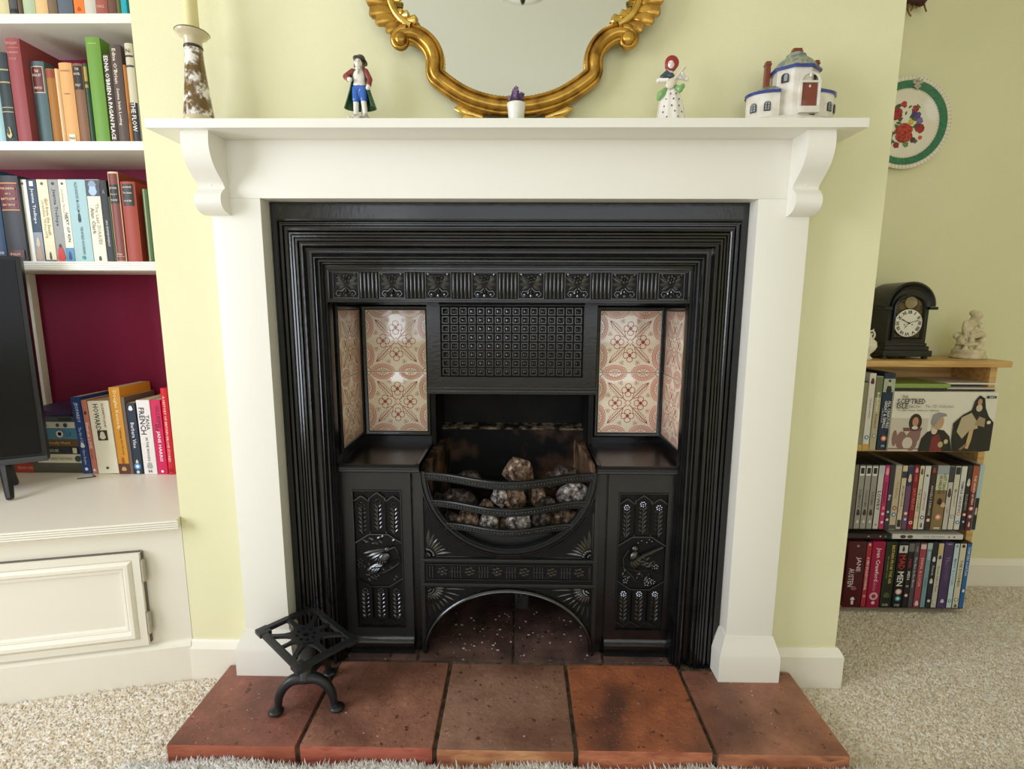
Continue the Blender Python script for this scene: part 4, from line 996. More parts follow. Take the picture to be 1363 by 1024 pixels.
box(b, dx - .0195, dx + .0195, yd - .0045, yd + .001, hs.z + .0785, hs.z + .0825, .0008); tube(b, [(dx + .0165 * math.cos(a), yd - .002, hs.z + .082 + .0165 * math.sin(a)) for a in [PI * i / 12 for i in range(13)]], .0022, 6); ball(b, (dx, yd - .002, hs.z + .094), (.003, .002, .005)); box(b, dx - .018, dx + .018, yd - .008, yd + .001, hs.z + .018, hs.z + .031, .002); obj('door_surround', b, HW, house, smooth=40)
arch = [(-.006, 0)] + [(.006 * -math.cos(PI * i / 8), .012 + .006 * math.sin(PI * i / 8)) for i in range(9)] + [(.006, 0)]
for a in (-PI / 2 - PI / 4, -PI / 2 + PI / 4):
    nx, ny = math.cos(a) / .038, math.sin(a) / .030; ang = math.atan2(nx, -ny)
    M = Matrix.Translation((tw[0] + .0385 * math.cos(a) * 1.0, tw[1] + .0303 * math.sin(a), hs.z + .083)) @ Matrix.Rotation(ang, 4, 'Z')
    b = bmnew(); prism(b, arch, 'y', -.0032, .001, M); wf = obj('window', b, HK, house); b = bmnew(); prism(b, [(x * .5 + .0015, .002 + z * .8) for x, z in arch], 'y', -.0037, -.003, M); obj('pane', b, HG, wf)

house.scale = (1, 1, .85)

# ------------------------------------------------------------------ trivet on the hearth
tv = Vector((-.421, -.103, 0)); trv = thing('trivet', Vector((-.405, -.12, HZ)), 'black cast iron trivet with pierced rectangular top on the hearth tiles', 'trivet')
TI = mat('matt_black_iron', '17181a', .42, spec=.5, bump=.15, bscale=150)
TR = Matrix.Translation((tv.x, tv.y, .183)) @ Matrix.Rotation(math.radians(-40.7), 4, 'Z')
LW, LD = .0935, .064
b = bmnew()
# pierced plate: rectangle with eight petal openings and a ring of slots, triangulated from loops
def loops_plate(outer, holes, z0, z1):
    import mathutils.geometry as G
    V3 = [[Vector((x, y, 0)) for x, y in outer]] + [[Vector((x, y, 0)) for x, y in h] for h in holes]
    tris = G.tessellate_polygon(V3); P = [p for l in V3 for p in l]
    b2 = bmesh.new(); A = [b2.verts.new((p.x, p.y, z1)) for p in P]; B = [b2.verts.new((p.x, p.y, z0)) for p in P]
    for t in tris:
        try: b2.faces.new([A[i] for i in t]); b2.faces.new([B[i] for i in reversed(t)])
        except ValueError: pass
    k = 0
    for l in V3:
        n = len(l)
        for i in range(n): b2.faces.new((A[k + i], A[k + (i + 1) % n], B[k + (i + 1) % n], B[k + i]))
        k += n
    bmesh.ops.recalc_face_normals(b2, faces=b2.faces[:]); return b2
iw, idp = LW - .014, LD - .012
holes = []
for k in range(8):
    a0, a1 = math.radians(45 * k + 4 - 0), math.radians(45 * k + 41)
    def edge(a):
        c, s = math.cos(a), math.sin(a); t = min(iw / max(abs(c), 1e-6), idp / max(abs(s), 1e-6)); return (c * t, s * t)
    am = (a0 + a1) / 2
    e0, e1 = edge(a0), edge(a1); inner = (.04 * math.cos(am) * iw, .04 * math.sin(am) * idp)
    n = 8; L = []
    for i in range(n + 1):
        t = i / n; x, y = [e1[q_] * (1 - t) ** 3 + .95 * t * (1 - t) ** 2 * e1[q_] + .95 * t * t * (1 - t) * e0[q_] + e0[q_] * t ** 3 for q_ in (0, 1)]; L.append((x * .97, y * .97))
    cr = math.atan2(idp, iw); 
    aa0, aa1 = a0 % (2 * PI), a1 % (2 * PI)
    for sc in (cr, PI - cr, PI + cr, 2 * PI - cr):
        if aa0 < sc < aa1: L.append((edge(sc)[0] * .97, edge(sc)[1] * .97))
    holes.append(L)
for k in range(8):
    a = math.radians(45 * k + 22.5); holes.append([(.27 * iw * math.cos(a) + .0042 * math.cos(t) * (1.4 if k % 2 else 1), .30 * idp * math.sin(a) + .0032 * math.sin(t)) for t in [2 * PI * i / 8 for i in range(8)]])
holes.append([(.006 * math.cos(2 * PI * i / 10), .006 * math.sin(2 * PI * i / 10)) for i in range(10)])
merge(b, loops_plate([(-LW, -LD), (LW, -LD), (LW, LD), (-LW, LD)], holes, -.006, 0), TR)
tp = obj('top_plate', b, TI, trv)
for sx_ in (-1, 1):
    for sy_ in (-1, 1): b = bmnew(); box(b, sx_ * LW - (.026 if sx_ > 0 else .002), sx_ * LW + (.002 if sx_ > 0 else .026), sy_ * LD - (.022 if sy_ > 0 else .002), sy_ * LD + (.002 if sy_ > 0 else .022), -.0085, .0006, .0008, TR); obj('corner_block', b, TI, tp, smooth=30)
b = bmnew(); q = [TR @ Vector(p) for p in ((-iw, -idp, .0006), (iw, -idp, .0006), (iw, idp, .0006), (-iw, idp, .0006), (-iw, -idp, .0006))]; tube(b, q, .0008, 5); obj('inner_rib', b, TI, tp)
crown = Vector((-.4065, -.150, .1195))
b = bmnew(); tube(b, [crown + Vector((0, -.001, -.004)), crown + Vector((-.002, .010, .016)), Vector((-.412, -.118, .160)), Vector((-.414, -.112, .1765))], [.0145, .015, .016, .026], 14); ball(b, crown, (.0165, .014, .012), 14, 9); obj('column', b, TI, trv, smooth=60)
for fx, fy in ((-.4625, -.160), (-.350, -.148), (-.398, -.052)):
    ft = Vector((fx, fy, HZ)); d = Vector((fx - crown.x, fy - crown.y, 0)); L = d.length; d.normalize(); H = crown.z - HZ
    P = [crown, crown + d * L * .42 + Vector((0, 0, -.002)), crown + d * L * .74 + Vector((0, 0, -.016)), crown + d * L * .93 + Vector((0, 0, -.038)), crown + d * L * .97 + Vector((0, 0, -H + .018)), crown + d * L + Vector((0, 0, -H + .008))]
    b = bmnew(); C_ = catmull(P, 5); n_ = len(C_); tube(b, C_, [.0125 - .0055 * min(1, i / (n_ * .75)) + (.003 * (i - n_ * .8) / (n_ * .2) if i > n_ * .8 else 0) for i in range(n_)], 14); ball(b, ft + d * .004 + Vector((0, 0, .0066)), (.0155, .0150, .0066), 18, 9); obj('leg', b, TI, trv, smooth=60)

# ------------------------------------------------------------------ books
PAGE = mat('page_block', 'd8c9a6', .9, spec=.1, col2='b8a680', nscale=220, stretch=(1, .02, .02))
def lum(c): return sum(int(c[i:i + 2], 16) * k for i, k in ((0, .3), (2, .6), (4, .1)))
def book(name, x0, x1, z0, h, yf, depth, col, label, cat, group, tilt=0, hard=True, items=(), rough=.5, rotz=0, bulge=None):
    """upright volume, spine facing the room; items: print on the spine, fractions of the height from the foot"""
    t = (x1 - x0); bulge = (.0035 if hard else .0006) if bulge is None else bulge
    root = thing(name, ((x0 + x1) / 2, yf, z0), label, cat, group, (0, tilt, rotz))
    bd = .0022 if hard else .0005
    n = 6
    def sp(x): return -bulge * (1 - (2 * x / t) ** 2)
    out = [(-t / 2, depth)] + [(-t / 2 + t * i / n, sp(-t / 2 + t * i / n)) for i in range(n + 1)] + [(t / 2, depth)]
    inn = [(t / 2 - bd, depth), (t / 2 - bd, .003)] + [(-t / 2 + bd, .003), (-t / 2 + bd, depth)]
    cm = mat('cover_%s_%d' % (col, rough * 100), col, rough, spec=.4)
    b = bmnew(); prism(b, out + inn, 'z', 0, h); obj('cover', b, cm, root, local=True, smooth=30)
    e = .003 if hard else .0003
    b = bmnew(); box(b, -t / 2 + bd, t / 2 - bd, .0032, depth - e * 1.5, e, h - e); obj('pages', b, PAGE, root, local=True)
    for i, it in enumerate(items): spine_item(root, it, t, h, sp, .0003 + .00022 * i)
    return root
def spine_item(root, it, t, h, sp, off):
    k = it[0]
    if k == 'band':                                                             # ('band', z0, z1, colour[, width fraction])
        _, f0, f1, c = it[:4]; wf = it[4] if len(it) > 4 else 1
        b = bmnew(); n = 6; xs = [-t * wf / 2 + t * wf * i / n for i in range(n + 1)]
        A = [b.verts.new((x, sp(x) - off, f0 * h)) for x in xs]; B = [b.verts.new((x, sp(x) - off, f1 * h)) for x in xs]
        for i in range(n): b.faces.new((A[i], A[i + 1], B[i + 1], B[i]))
        obj('spine_label', b, flat(c, .45), root, local=True)
    elif k in ('v', 'h'):                                                       # ('v', text, centre z, length fraction, width fraction, colour[, x offset fraction])
        _, s, zc, ln, wd, c = it[:6]; xo = (it[6] if len(it) > 6 else 0) * t
        M = tm(xo, sp(0) - off, zc * h, T_V if k == 'v' else T_H)
        text(s, flat(c, .5), root, M, (ln * h, wd * t) if k == 'v' else (wd * t, ln * h), bold=.012)
    elif k == 'disc':                                                           # ('disc', z, radius as fraction of width, colour)
        _, zc, r, c = it[:4]
        b = bmnew(); disc(b, (0, zc * h), r * t, r * t, sp(0) - off, 14); obj('mark', b, flat(c), root, local=True)
    elif k == 'ring':
        _, zc, r, c, c2 = it[:5]
        b = bmnew(); disc(b, (0, zc * h), r * t, r * t, sp(0) - off, 14); o = obj('mark', b, flat(c), root, local=True)
        b = bmnew(); disc(b, (0, zc * h), r * t * .5, r * t * .5, sp(0) - off - .0002, 12); obj('mark_centre', b, flat(c2), root, local=True)
    elif k == 'fig':                                                            # ('fig', z, width frac, height frac, colour) rounded figure print
        _, zc, wf, hf, c = it[:5]; xo = (it[5] if len(it) > 5 else 0) * t
        b = bmnew(); pts = [(xo + wf * t / 2 * math.cos(a) * (1 if math.sin(a) < 0 else .7), zc * h + hf * h / 2 * math.sin(a)) for a in [2 * PI * i / 14 for i in range(14)]]
        disc(b, None, 0, 0, sp(0) - off, pts=pts); obj('spine_picture', b, flat(c), root, local=True)

YS = .235                                                                       # front of the alcove shelves
def px_x(px, py, Y): return at(px, py, Y).x
# shelves: z of tops from the photograph
SHZ = [at(100, 18, YS).z, at(100, 188, YS).z, at(100, 348, YS).z]
shelf_names = ['topmost', 'second', 'third']
for i, z in enumerate(SHZ):
    b = bmnew(); zt = z; th = (.021, .021, .0225)[i]
    box(b, -2.08, BX0 - .001, YS, YB_L - .001, zt - th, zt, .001)
    so = obj('alcove_shelf', b, WHITE, org=(-1.4, .33, zt - th), smooth=30, label=('topmost white alcove shelf at the upper left corner', 'white alcove shelf just below the topmost one', 'white alcove shelf right above the television, with reeded front edge')[i], cat='shelf', group='white alcove shelves')
    if i == 2:
        b = bmnew()
        for k in range(4): tube(b, [(-2.08, YS - .0006, zt - .003 - k * .0052), (BX0 - .001, YS - .0006, zt - .003 - k * .0052)], .0022, 6)
        obj('reeded_edge', b, WHITE, so)
b = bmnew(); xb0 = at(27, 365, .398).x; box(b, xb0, xb0 + .0235, .398, YB_L - .001, .399, SHZ[2] - .0235, .001)
obj('shelf_upright', b, WHITE, org=(xb0, .41, .399), smooth=30, label='narrow white upright batten under the alcove shelf beside the television', cat='board')

rb = random.Random(5)
GA = 'books on the topmost alcove shelf'
rowA = [(-2, 13, 'd8cd9a', 'cream hardback at the left edge of the topmost shelf', .19, []), (14, 24, '55565c', 'charcoal book on the topmost shelf beside the cream one', .2, [('band', .02, .06, '222222')]), (25, 31, '6a5440', 'thin dark brown book on the topmost shelf', .18, []),
        (32, 48, 'b4c4a0', 'pale green hardback on the topmost shelf', .205, [('v', 'POEMS', .25, .2, .4, '6f8064')]), (48.5, 64.5, 'e6bd84', 'peach coloured hardback on the topmost shelf', .21, []), (65, 77, '7c6650', 'brown hardback between peach and slate books on the topmost shelf', .2, []),
        (78, 98, '5c6670', 'wide slate grey hardback on the topmost shelf', .22, []), (99.5, 113, 'ee7a26', 'bright orange paperback on the topmost shelf', .198, [('fig', .06, .5, .05, 'b84a10')]), (113.5, 128.5, 'cfc8b8', 'pale grey beige book on the topmost shelf', .2, []),
        (129, 144, 'a4584c', 'dusky red hardback with faint lettering on the topmost shelf', .205, [('h', 'HALL', .08, .03, .7, 'd8b08c')]), (144.5, 156, '6e4a3c', 'chestnut brown book beside the dusky red one on the topmost shelf', .2, []), (156.5, 161.5, '6f7040', 'thin olive book on the topmost shelf', .19, []), (162, 169.5, '1fa3b0', 'turquoise paperback at the right end of the topmost shelf', .198, [])]
for a, c, col, lb, h, it in rowA:
    Y_ = YS + .006; book('book', px_x(a, 17, Y_), px_x(c, 17, Y_), SHZ[0] + .0005, h, Y_, .14, col, lb, 'book', GA, items=it, hard=col not in ('ee7a26', '1fa3b0'))

GB = 'books on the second alcove shelf'
def hgt(px, ptop, Y, z): return at(px, ptop, Y).z - z
rowB = [(-2, 8.5, 'a9cdd2', 118, 'pale blue book at the left edge of the second shelf', 0, []),
        (9, 24, '2f3a3c', 70, 'black green hardback with gold harp emblem on the second shelf', 0, [('band', .80, .815, 'b8a878'), ('band', .66, .675, 'b8a878'), ('band', .38, .39, 'b8a878'), ('band', .33, .34, 'b8a878'), ('fig', .10, .5, .13, 'c9b878'), ('fig', .115, .26, .09, '2f3a3c', -.05)]),
        (25, 43, '9a4a4c', 51, 'tall dusky red hardback on the second shelf', 0, [('h', 'ENGLISH', .95, .022, .75, 'd9a48c'), ('band', .905, .91, 'c98a78', .8), ('h', 'COMPANION', .86, .018, .8, 'd9a48c'), ('h', 'TO LIT', .80, .018, .5, 'd9a48c')]),
        (53, 71, '53696c', 82, 'slate blue hardback with red title label on the second shelf', .02, [('band', .62, .94, 'd8cbb8', .82), ('band', .63, .93, '6c2f2a', .74), ('h', 'THE', .88, .03, .3, 'e8d9c0'), ('h', 'RING SET', .83, .03, .62, 'e8d9c0'), ('h', 'ARNOLD', .68, .03, .6, 'e8d9c0')]),
        (72, 83.5, 'a8702c', 92, 'ochre brown thin book with red top on the second shelf', .02, [('band', .88, .99, '9a4420')]), (84, 89.5, 'ecc79a', 92, 'very thin cream book on the second shelf', .02, []),
        (90, 107, 'e2ab6c', 84, 'apricot hardback with pale edges on the second shelf', .02, [('h', 'NORTHANGER', .90, .02, .7, '8a5a30'), ('h', 'ABBEY', .62, .015, .5, '8a5a30'), ('band', .01, .12, 'efe0c8', .5), ('h', 'PAN', .07, .03, .4, '302a24')]),
        (108, 121, '8a6248', 85, 'tan leather look hardback with black title block on the second shelf', .02, [('band', .68, .97, '2b2420', .86), ('h', 'THE', .93, .028, .4, 'e8dcc0'), ('h', 'NOVEL', .87, .03, .6, 'e8dcc0'), ('h', 'ITALY', .73, .03, .5, 'e8dcc0')]),
        (122, 127.5, '3c5a48', 85, 'thin dark green book with gold bands on the second shelf', .02, [('band', .78, .96, 'c0a050', .8), ('band', .7, .74, 'c0a050', .8)]),
        (128.5, 147, '6f9a3c', 50, 'bright green tall hardback on the second shelf', 0, [('band', .935, .945, 'a9b868', .6)]),
        (149.5, 158.5, '54463e', 73, 'dark brown book with white capital lettering on the second shelf', .0, [('v', "EDNA O'BRIEN A PAGAN PLACE", .50, .96, .62, 'f4efe6')]),
        (159, 173, '5a4a44', 60, 'taupe brown book with cream script lettering on the second shelf', .0, [('v', "Edna O'Brien", .78, .36, .34, 'e9dcc0', -.05), ('v', 'Some Irish Loving', .36, .46, .34, 'e9dcc0', -.05)]),
        (174, 178, 'c98242', 87, 'thin orange book beside the taupe one on the second shelf', .0, [('v', 'STORIES', .3, .4, .5, '5a3a1c')]),
        (178.5, 188.5, 'cfc8ac', 58, 'cream and black jacketed book at the right end of the second shelf', .0, [('band', .0, .40, '2a2c34'), ('band', .76, .78, '4a463c'), ('band', .86, .88, '4a463c'), ('v', 'THE FLOW', .25, .3, .6, 'e8e4d8'), ('h', 'N', .92, .04, .5, '4a463c')])]
for a, c, col, pt_, lb, dy, it in rowB:
    Y_ = YS + .006 + dy; z = SHZ[1] + .0005
    book('book', px_x(a, 188, Y_), px_x(c, 188, Y_), z, hgt((a + c) / 2 - 8, pt_, Y_, z), Y_, .15 if dy == 0 else .13, col, lb, 'book', GB, items=it)

GC = 'books on the third alcove shelf'
rowC = [(-3, 11, '2f4a6a', 226, 'navy blue book at the left edge of the third shelf', 0, True, [('band', .02, .04, 'd8d8d8'), ('h', 'PENGUIN', .09, .03, .7, 'e8e8e8')]),
        (12, 38, '33353a', 234, 'wide black hardback with maroon title panel on the third shelf', 0, True, [('band', .62, .90, '6a1f24', .88), ('band', .905, .92, 'c98a50', .88), ('band', .595, .61, 'c98a50', .88), ('h', 'THE SINKING', .85, .025, .7, 'e8c9a0'), ('h', 'OF A', .79, .02, .3, 'e8c9a0'), ('h', 'BATTLESHIP', .73, .025, .7, 'e8c9a0'), ('h', 'BAY TEMPLE', .66, .02, .6, 'e8c9a0'), ('band', .03, .13, '5a1f24', .8), ('h', 'FOLIO', .08, .03, .5, 'e8c9a0')]),
        (39, 48.5, 'f1ecdc', 239, 'plain white slim paperback on the third shelf', .008, False, [('disc', .95, .16, '5a5a60')]),
        (49, 61, '2c4258', 239, 'navy paperback with photograph at the foot of its spine on the third shelf', .008, False, [('band', .92, .98, 'e8e4dc', .42), ('v', 'Joanna Trollope', .68, .48, .42, 'f2efe8'), ('band', .0, .36, '8a93a0'), ('fig', .10, .9, .18, 'b89a80'), ('fig', .24, .5, .12, 'd8bba0')]),
        (62, 76, 'ece2c0', 239, 'cream paperback with gold lettering on the third shelf', .008, False, [('disc', .95, .14, '6a5a40'), ('v', 'JOANNA TROLLOPE', .52, .56, .28, 'b09a60', -.18), ('v', 'Girl from the South', .55, .45, .28, 'a08440', .2), ('fig', .07, .22, .1, '3a3a40'), ('band', .0, .02, '4a4a50')]),
        (77, 89.5, '9a9a96', 239, 'grey paperback with red coated figure on the third shelf', .008, False, [('disc', .95, .16, '2a2a2a'), ('v', 'Joanna Trollope', .66, .52, .42, '20242c'), ('fig', .09, .95, .2, 'c8281c'), ('fig', .195, .35, .045, '3a2018')]),
        (90, 100.5, 'f0ead2', 239, 'white paperback with blue picture at its foot on the third shelf', .008, False, [('disc', .95, .16, '4a4a3a'), ('v', 'JOANNA TROLLOPE', .70, .46, .30, 'a8986c', -.15), ('v', 'NEXT OF KIN', .42, .38, .34, '2c2c30', .12), ('band', .0, .17, '3c86b4'), ('fig', .07, .5, .11, '1c3c58')]),
        (101, 125, 'a3c4c6', 239, 'wide pale blue paperback with small walking figure on the third shelf', .008, False, [('v', 'ALEXANDER McCALL', .80, .34, .16, '2a3a3c'), ('fig', .54, .2, .12, '1d2a30'), ('fig', .62, .12, .035, '1d2a30'), ('v', 'THE WORLD ACCORDING', .26, .34, .14, '2a3a3c', .05), ('disc', .05, .10, '2a8a84')]),
        (126, 143, 'eee6cc', 239, 'cream paperback with blue portrait photograph at the top on the third shelf', .008, False, [('band', .80, .995, '2c3a48'), ('fig', .89, .72, .17, 'a9c4d8'), ('fig', .95, .74, .07, '8a9ab0'), ('v', 'The Last DIARIES', .46, .5, .26, 'b0a48c', .16), ('v', 'Alan Clark', .50, .34, .26, '6a6458', -.2), ('fig', .04, .22, .06, '3a3a34')]),
        (144, 152.5, '1c1c1e', 240, 'black paperback with thin white title on the third shelf', .0, False, [('v', 'AN EXPERIMENT', .35, .4, .3, 'c8c8c0'), ('h', 'A', .86, .05, .4, '8a8a84')]),
        (153, 155.3, '3c4a2c', 262, 'sliver thin dark green book on the third shelf', .0, False, []),
        (156, 169.5, '8a4030', 229, 'red brown book in cream edged slipcase on the third shelf', .0, True, [('band', .0, 1, 'ddc49a', .98), ('band', .005, .98, '7a3428', .84), ('band', .65, .86, '1f1a18', .84), ('h', 'E.M. FORSTER', .82, .02, .66, 'e9dcc0'), ('h', 'The Age of', .75, .02, .6, 'e9dcc0'), ('h', 'Scandal', .69, .02, .6, 'e9dcc0'), ('h', 'FOLIO', .08, .02, .5, 'e9dcc0'), ('band', .055, .058, 'e9dcc0', .8)]),
        (171, 190, 'a0402c', 242, 'red cloth hardback with black title block on the third shelf', .0, True, [('band', .70, .97, '1f1a18', .76), ('h', 'LAURENCE', .93, .02, .6, 'e9dcc0'), ('h', 'The Battle', .86, .02, .6, 'e9dcc0'), ('h', 'PORTER', .76, .02, .5, 'e9dcc0')]),
        (198.5, 205, '5a7a58', 252, 'sage green thin book at the right end of the third shelf', .0, True, [('band', .0, 1, 'b8a468', .14)])]
for a, c, col, pt_, lb, dy, hd, it in rowC:
    Y_ = YS + .005 + dy; z = SHZ[2] + .0005
    book('book', px_x(a, 347, Y_), px_x(c, 347, Y_), z, hgt((a + c) / 2 - 5, pt_, Y_, z), Y_, .125, col, lb, 'book', GC, hard=hd, items=it)

# ------------------------------------------------------------------ cupboard under the alcove, its front turned towards the room
ZC = .3978; AC = math.radians(13)
pv = Vector((-.7365, -.0005, 0)); dl = Vector((-math.cos(AC), -math.sin(AC), 0)); nf = Vector((math.sin(AC), -math.cos(AC), 0))   # along the front to the left; out of the front
cup = thing('alcove_cupboard', (-1.3, .15, 0), 'low white panelled alcove cupboard with moulded top edge', 'cupboard')
MC = Matrix(((dl.x, nf.x, 0, pv.x), (dl.y, nf.y, 0, pv.y), (0, 0, 1, 0), (0, 0, 0, 1)))          # local: x left along front, y out, z up
LC = 1.36
def pl(l, o): q = pv + dl * l + nf * o; return (q.x, q.y)
b = bmnew(); prism(b, [pl(0, 0), pl(LC, 0), (-2.08, YB_L - .001), (BX0 - .001, YB_L - .001), (BX0 - .001, .0)], 'z', .0, ZC - .020); obj('carcass', b, CREAMW, cup)
b = bmnew(); prism(b, [pl(.0, .022), pl(LC, .022), (-2.08, YB_L - .001), (BX0 - .001, YB_L - .001), (BX0 - .001, .0)], 'z', ZC - .020, ZC); top_ = obj('top', b, CREAMW, cup)
b = bmnew()
for k in range(4): tube(b, [MC @ Vector((-.004, .0225, ZC - .0028 - k * .0050)), MC @ Vector((LC, .0225, ZC - .0028 - k * .0050))], .0023, 8)
obj('reeded_edge', b, CREAMW, top_, smooth=60)
b = bmnew(); box(b, 0, LC, .0, .012, .0, .086, .0, MC); prism(b, [(0, .086), (.012, .086), (.009, .092), (.004, .097), (0, .098)], 'x', 0, LC, MC); obj('skirting', b, CREAMW, cup)
# door
dx0 = .083; dx1 = 1.2; dz0, dz1 = .103, .325
b = bmnew(); box(b, dx0, dx1, -.001, .006, dz0, dz1, .0, MC); door = obj('door', b, CREAMW, cup)
def in_plane(bm_): bmesh.ops.transform(bm_, matrix=MC @ Matrix(((1, 0, 0, 0), (0, -1, 0, 0), (0, 0, 1, 0), (0, 0, 0, 1))), verts=bm_.verts)
b = bmnew(); sweep(b, [(dx0, dz0), (dx0, dz1), (dx1, dz1), (dx1, dz0)], [(0, .004), (0, .016), (.014, .017), (.016, .014), (.018, .018), (.023, .021), (.030, .020), (.034, .015), (.036, .012), (.038, .013), (.043, .011), (.046, .006)], 0, closed=True, side=-1); in_plane(b); obj('panel_moulding', b, CREAMW, door, smooth=35)
HNG = mat('painted_hinge', 'b3ab98', .4, metal=.2)
for zc in (.283, .156):
    b = bmnew(); tube(b, [MC @ Vector((dx0 - .004, .012, zc - .026)), MC @ Vector((dx0 - .004, .012, zc + .026))], .0042, 8)
    for k in (-1, 0, 1): tube(b, [MC @ Vector((dx0 - .004, .012, zc + k * .016 - .006)), MC @ Vector((dx0 - .004, .012, zc + k * .016 + .006))], .0048, 8)
    obj('hinge', b, HNG, door, smooth=50)
b = bmnew(); box(b, dx0 - .002, dx0, .0, .008, dz0 + .002, dz1 - .002, 0, MC); box(b, dx0, dx1, .0, .009, dz1, dz1 + .001, 0, MC); obj('gap_shade_strip', b, mat('painted_gap_shade', '6a6256', .8), door)  # solid strips coloured dark to stand for the shade in the door gap

# ------------------------------------------------------------------ television
TVR = Vector((-1.176, .160, 0)); TA = math.radians(31)
tvt = thing('television', (-1.35, .05, ZC), 'flat black television standing on the alcove cupboard', 'television')
MT = Matrix.Translation((TVR.x, TVR.y, 0)) @ Matrix.Rotation(TA, 4, 'Z')                        # local x to the right along the screen, -y out
TW = .72; tz0, tz1 = .475, .982
b = bmnew(); box(b, -TW, 0, .002, .028, tz0, tz1, .003, MT); obj('case', b, BLACKP, tvt, smooth=30)
b = bmnew(); box(b, -TW + .012, -.010, -.0005, .003, tz0 + .020, tz1 - .008, 0, MT); obj('screen', b, mat('dark_screen', '0a0b0b', .2, spec=.25), tvt)
b = bmnew(); box(b, -TW, 0, -.003, .004, tz0, tz0 + .014, .001, MT); obj('lower_bezel', b, mat('dark_grey_bezel', '3a3d40', .35), tvt, smooth=30)
for xo in (-.085, -.62):
    b = bmnew(); c0 = MT @ Vector((xo, .014, tz0 + .004))
    f1 = MT @ Vector((xo + .020, -.055, 0)); f2 = MT @ Vector((xo - .005, .085, 0))
    for ff in (f1, f2):
        ff.z = ZC + .006; tube(b, [c0, c0.lerp(ff, .15) + Vector((0, 0, -.003)), c0.lerp(ff, .9), ff], [.013, .012, .0085, .0075], 8)
    obj('foot', b, BLACKP, tvt, smooth=40)
b = bmnew(); tube(b, [(-1.16, .268, ZC + .002), (-1.14, .255, ZC + .002), (-1.175, .235, ZC + .002)], .0013, 6); obj('cable', b, flat('3a3a36'), org=(-1.15, .25, ZC), label='short thin grey cable end lying on the cupboard top', cat='cable')

# ------------------------------------------------------------------ books on the cupboard top
GD = 'upright books on the cupboard top'
YD = .283
rowD = [(111.6, 123, '20407c', (93.5, 105, 529), 'dark blue paperback leaning at the left of the cupboard row', False, [('v', 'JEOPARDY', .80, .26, .5, 'd8dce8'), ('v', 'The Art of Cat', .50, .22, .36, 'c8d0e0'), ('fig', .375, .6, .07, 'e8e8e8'), ('v', 'Clare Boylan', .22, .2, .36, 'c8d0e0'), ('disc', .06, .2, 'e8e8e8')]),
        (124, 131, 'c47a68', (107, 115, 533), 'salmon pink slim paperback on the cupboard top', False, [('fig', .83, .7, .05, '5a3a3a'), ('v', 'Elizabeth LOVE', .52, .4, .5, 'f4e6d8'), ('v', 'all the pages', .28, .24, .36, '8a4a40'), ('disc', .05, .25, 'f0e8dc')]),
        (131.6, 159, 'f0e8d2', (116, 144, 534), 'thick cream paperback with square portrait on the cupboard top', False, [('v', 'ELIZABETH JANE', .80, .32, .13, '6a5c48', .18), ('v', 'HOWARD', .78, .36, .26, '4a3c30', -.14), ('band', .46, .60, '3a3028', .48), ('fig', .53, .34, .11, 'e0d2bc'), ('fig', .08, .18, .035, '3a3028')]),
        (160, 174, 'd8942c', (144, 158, 516), 'tall golden orange paperback with brown foot on the cupboard top', False, [('v', 'Douglas Kennedy', .74, .46, .4, 'f4e2b0'), ('v', 'Leaving the World', .38, .36, .26, '7a4a18', .1), ('band', .0, .12, '5a2c1a'), ('fig', .06, .6, .05, 'c9a468'), ('fig', .16, .3, .08, 'b0581c')]),
        (174.3, 179, '6e5c50', (160, 165, 529), 'thin grey brown book beside the golden one on the cupboard top', False, []),
        (179.5, 191, '222c3c', (167, 179, 537), 'navy black paperback with round blue badge on the cupboard top', False, [('fig', .93, .6, .07, 'e8e8e8'), ('v', 'Barbara Vine', .55, .36, .42, 'd8d8dc'), ('fig', .18, .4, .05, 'd8d0b0'), ('ring', .11, .4, '4a8cc0', 'e8f0f4'), ('disc', .03, .2, 'c8c8cc')]),
        (192.7, 210, 'e6dfda', (180, 199, 533), 'white paperback with large dark serif lettering on the cupboard top', False, [('v', 'TANA', .70, .2, .28, '2c2826', .22), ('v', 'FRENCH', .72, .36, .42, '1c1a18', -.16), ('v', 'IN THE WOODS', .34, .32, .2, '5a5450'), ('fig', .12, .5, .09, 'a8a4a0'), ('h', 'H', .04, .04, .24, '2c2826')]),
        (211, 224, 'cc1650', (199, 213, 533), 'magenta paperback with white lettering on the cupboard top', False, [('v', 'GILLESPIE', .78, .3, .34, '4a1430', .16), ('v', 'and I', .62, .12, .3, '4a1430', -.1), ('v', 'JANE HARRIS', .38, .46, .42, 'f4e8ec'), ('disc', .04, .14, 'f4e8ec')]),
        (225, 234, 'd01a2c', (213, 222, 517), 'scarlet book at the right end of the cupboard top', True, [('v', 'A HISTORY OF BRITAIN IN', .66, .5, .36, 'f0c8c0'), ('v', 'LOVE STORIES', .28, .26, .36, 'f0c8c0'), ('disc', .05, .3, '8a0c18')])]
for a, c, col, (ta, tc, tp_), lb, hd, it in rowD:
    p0 = at(a, 631, YD); p1 = at(c, 631.5, YD); t0 = at((ta + tc) / 2, tp_, YD); pm = (p0 + p1) / 2
    tilt = math.atan2(t0.x - pm.x, t0.z - ZC)
    h = (t0.z - ZC) / math.cos(tilt); w_ = (p1.x - p0.x)
    z0 = ZC + abs(math.sin(tilt)) * w_ / 2 + .0005
    book('book', p0.x, p1.x - .0006, z0, h - abs(math.sin(tilt)) * w_ / 2, YD, .118, col, lb, 'book', GD, tilt=tilt, hard=hd, items=it)

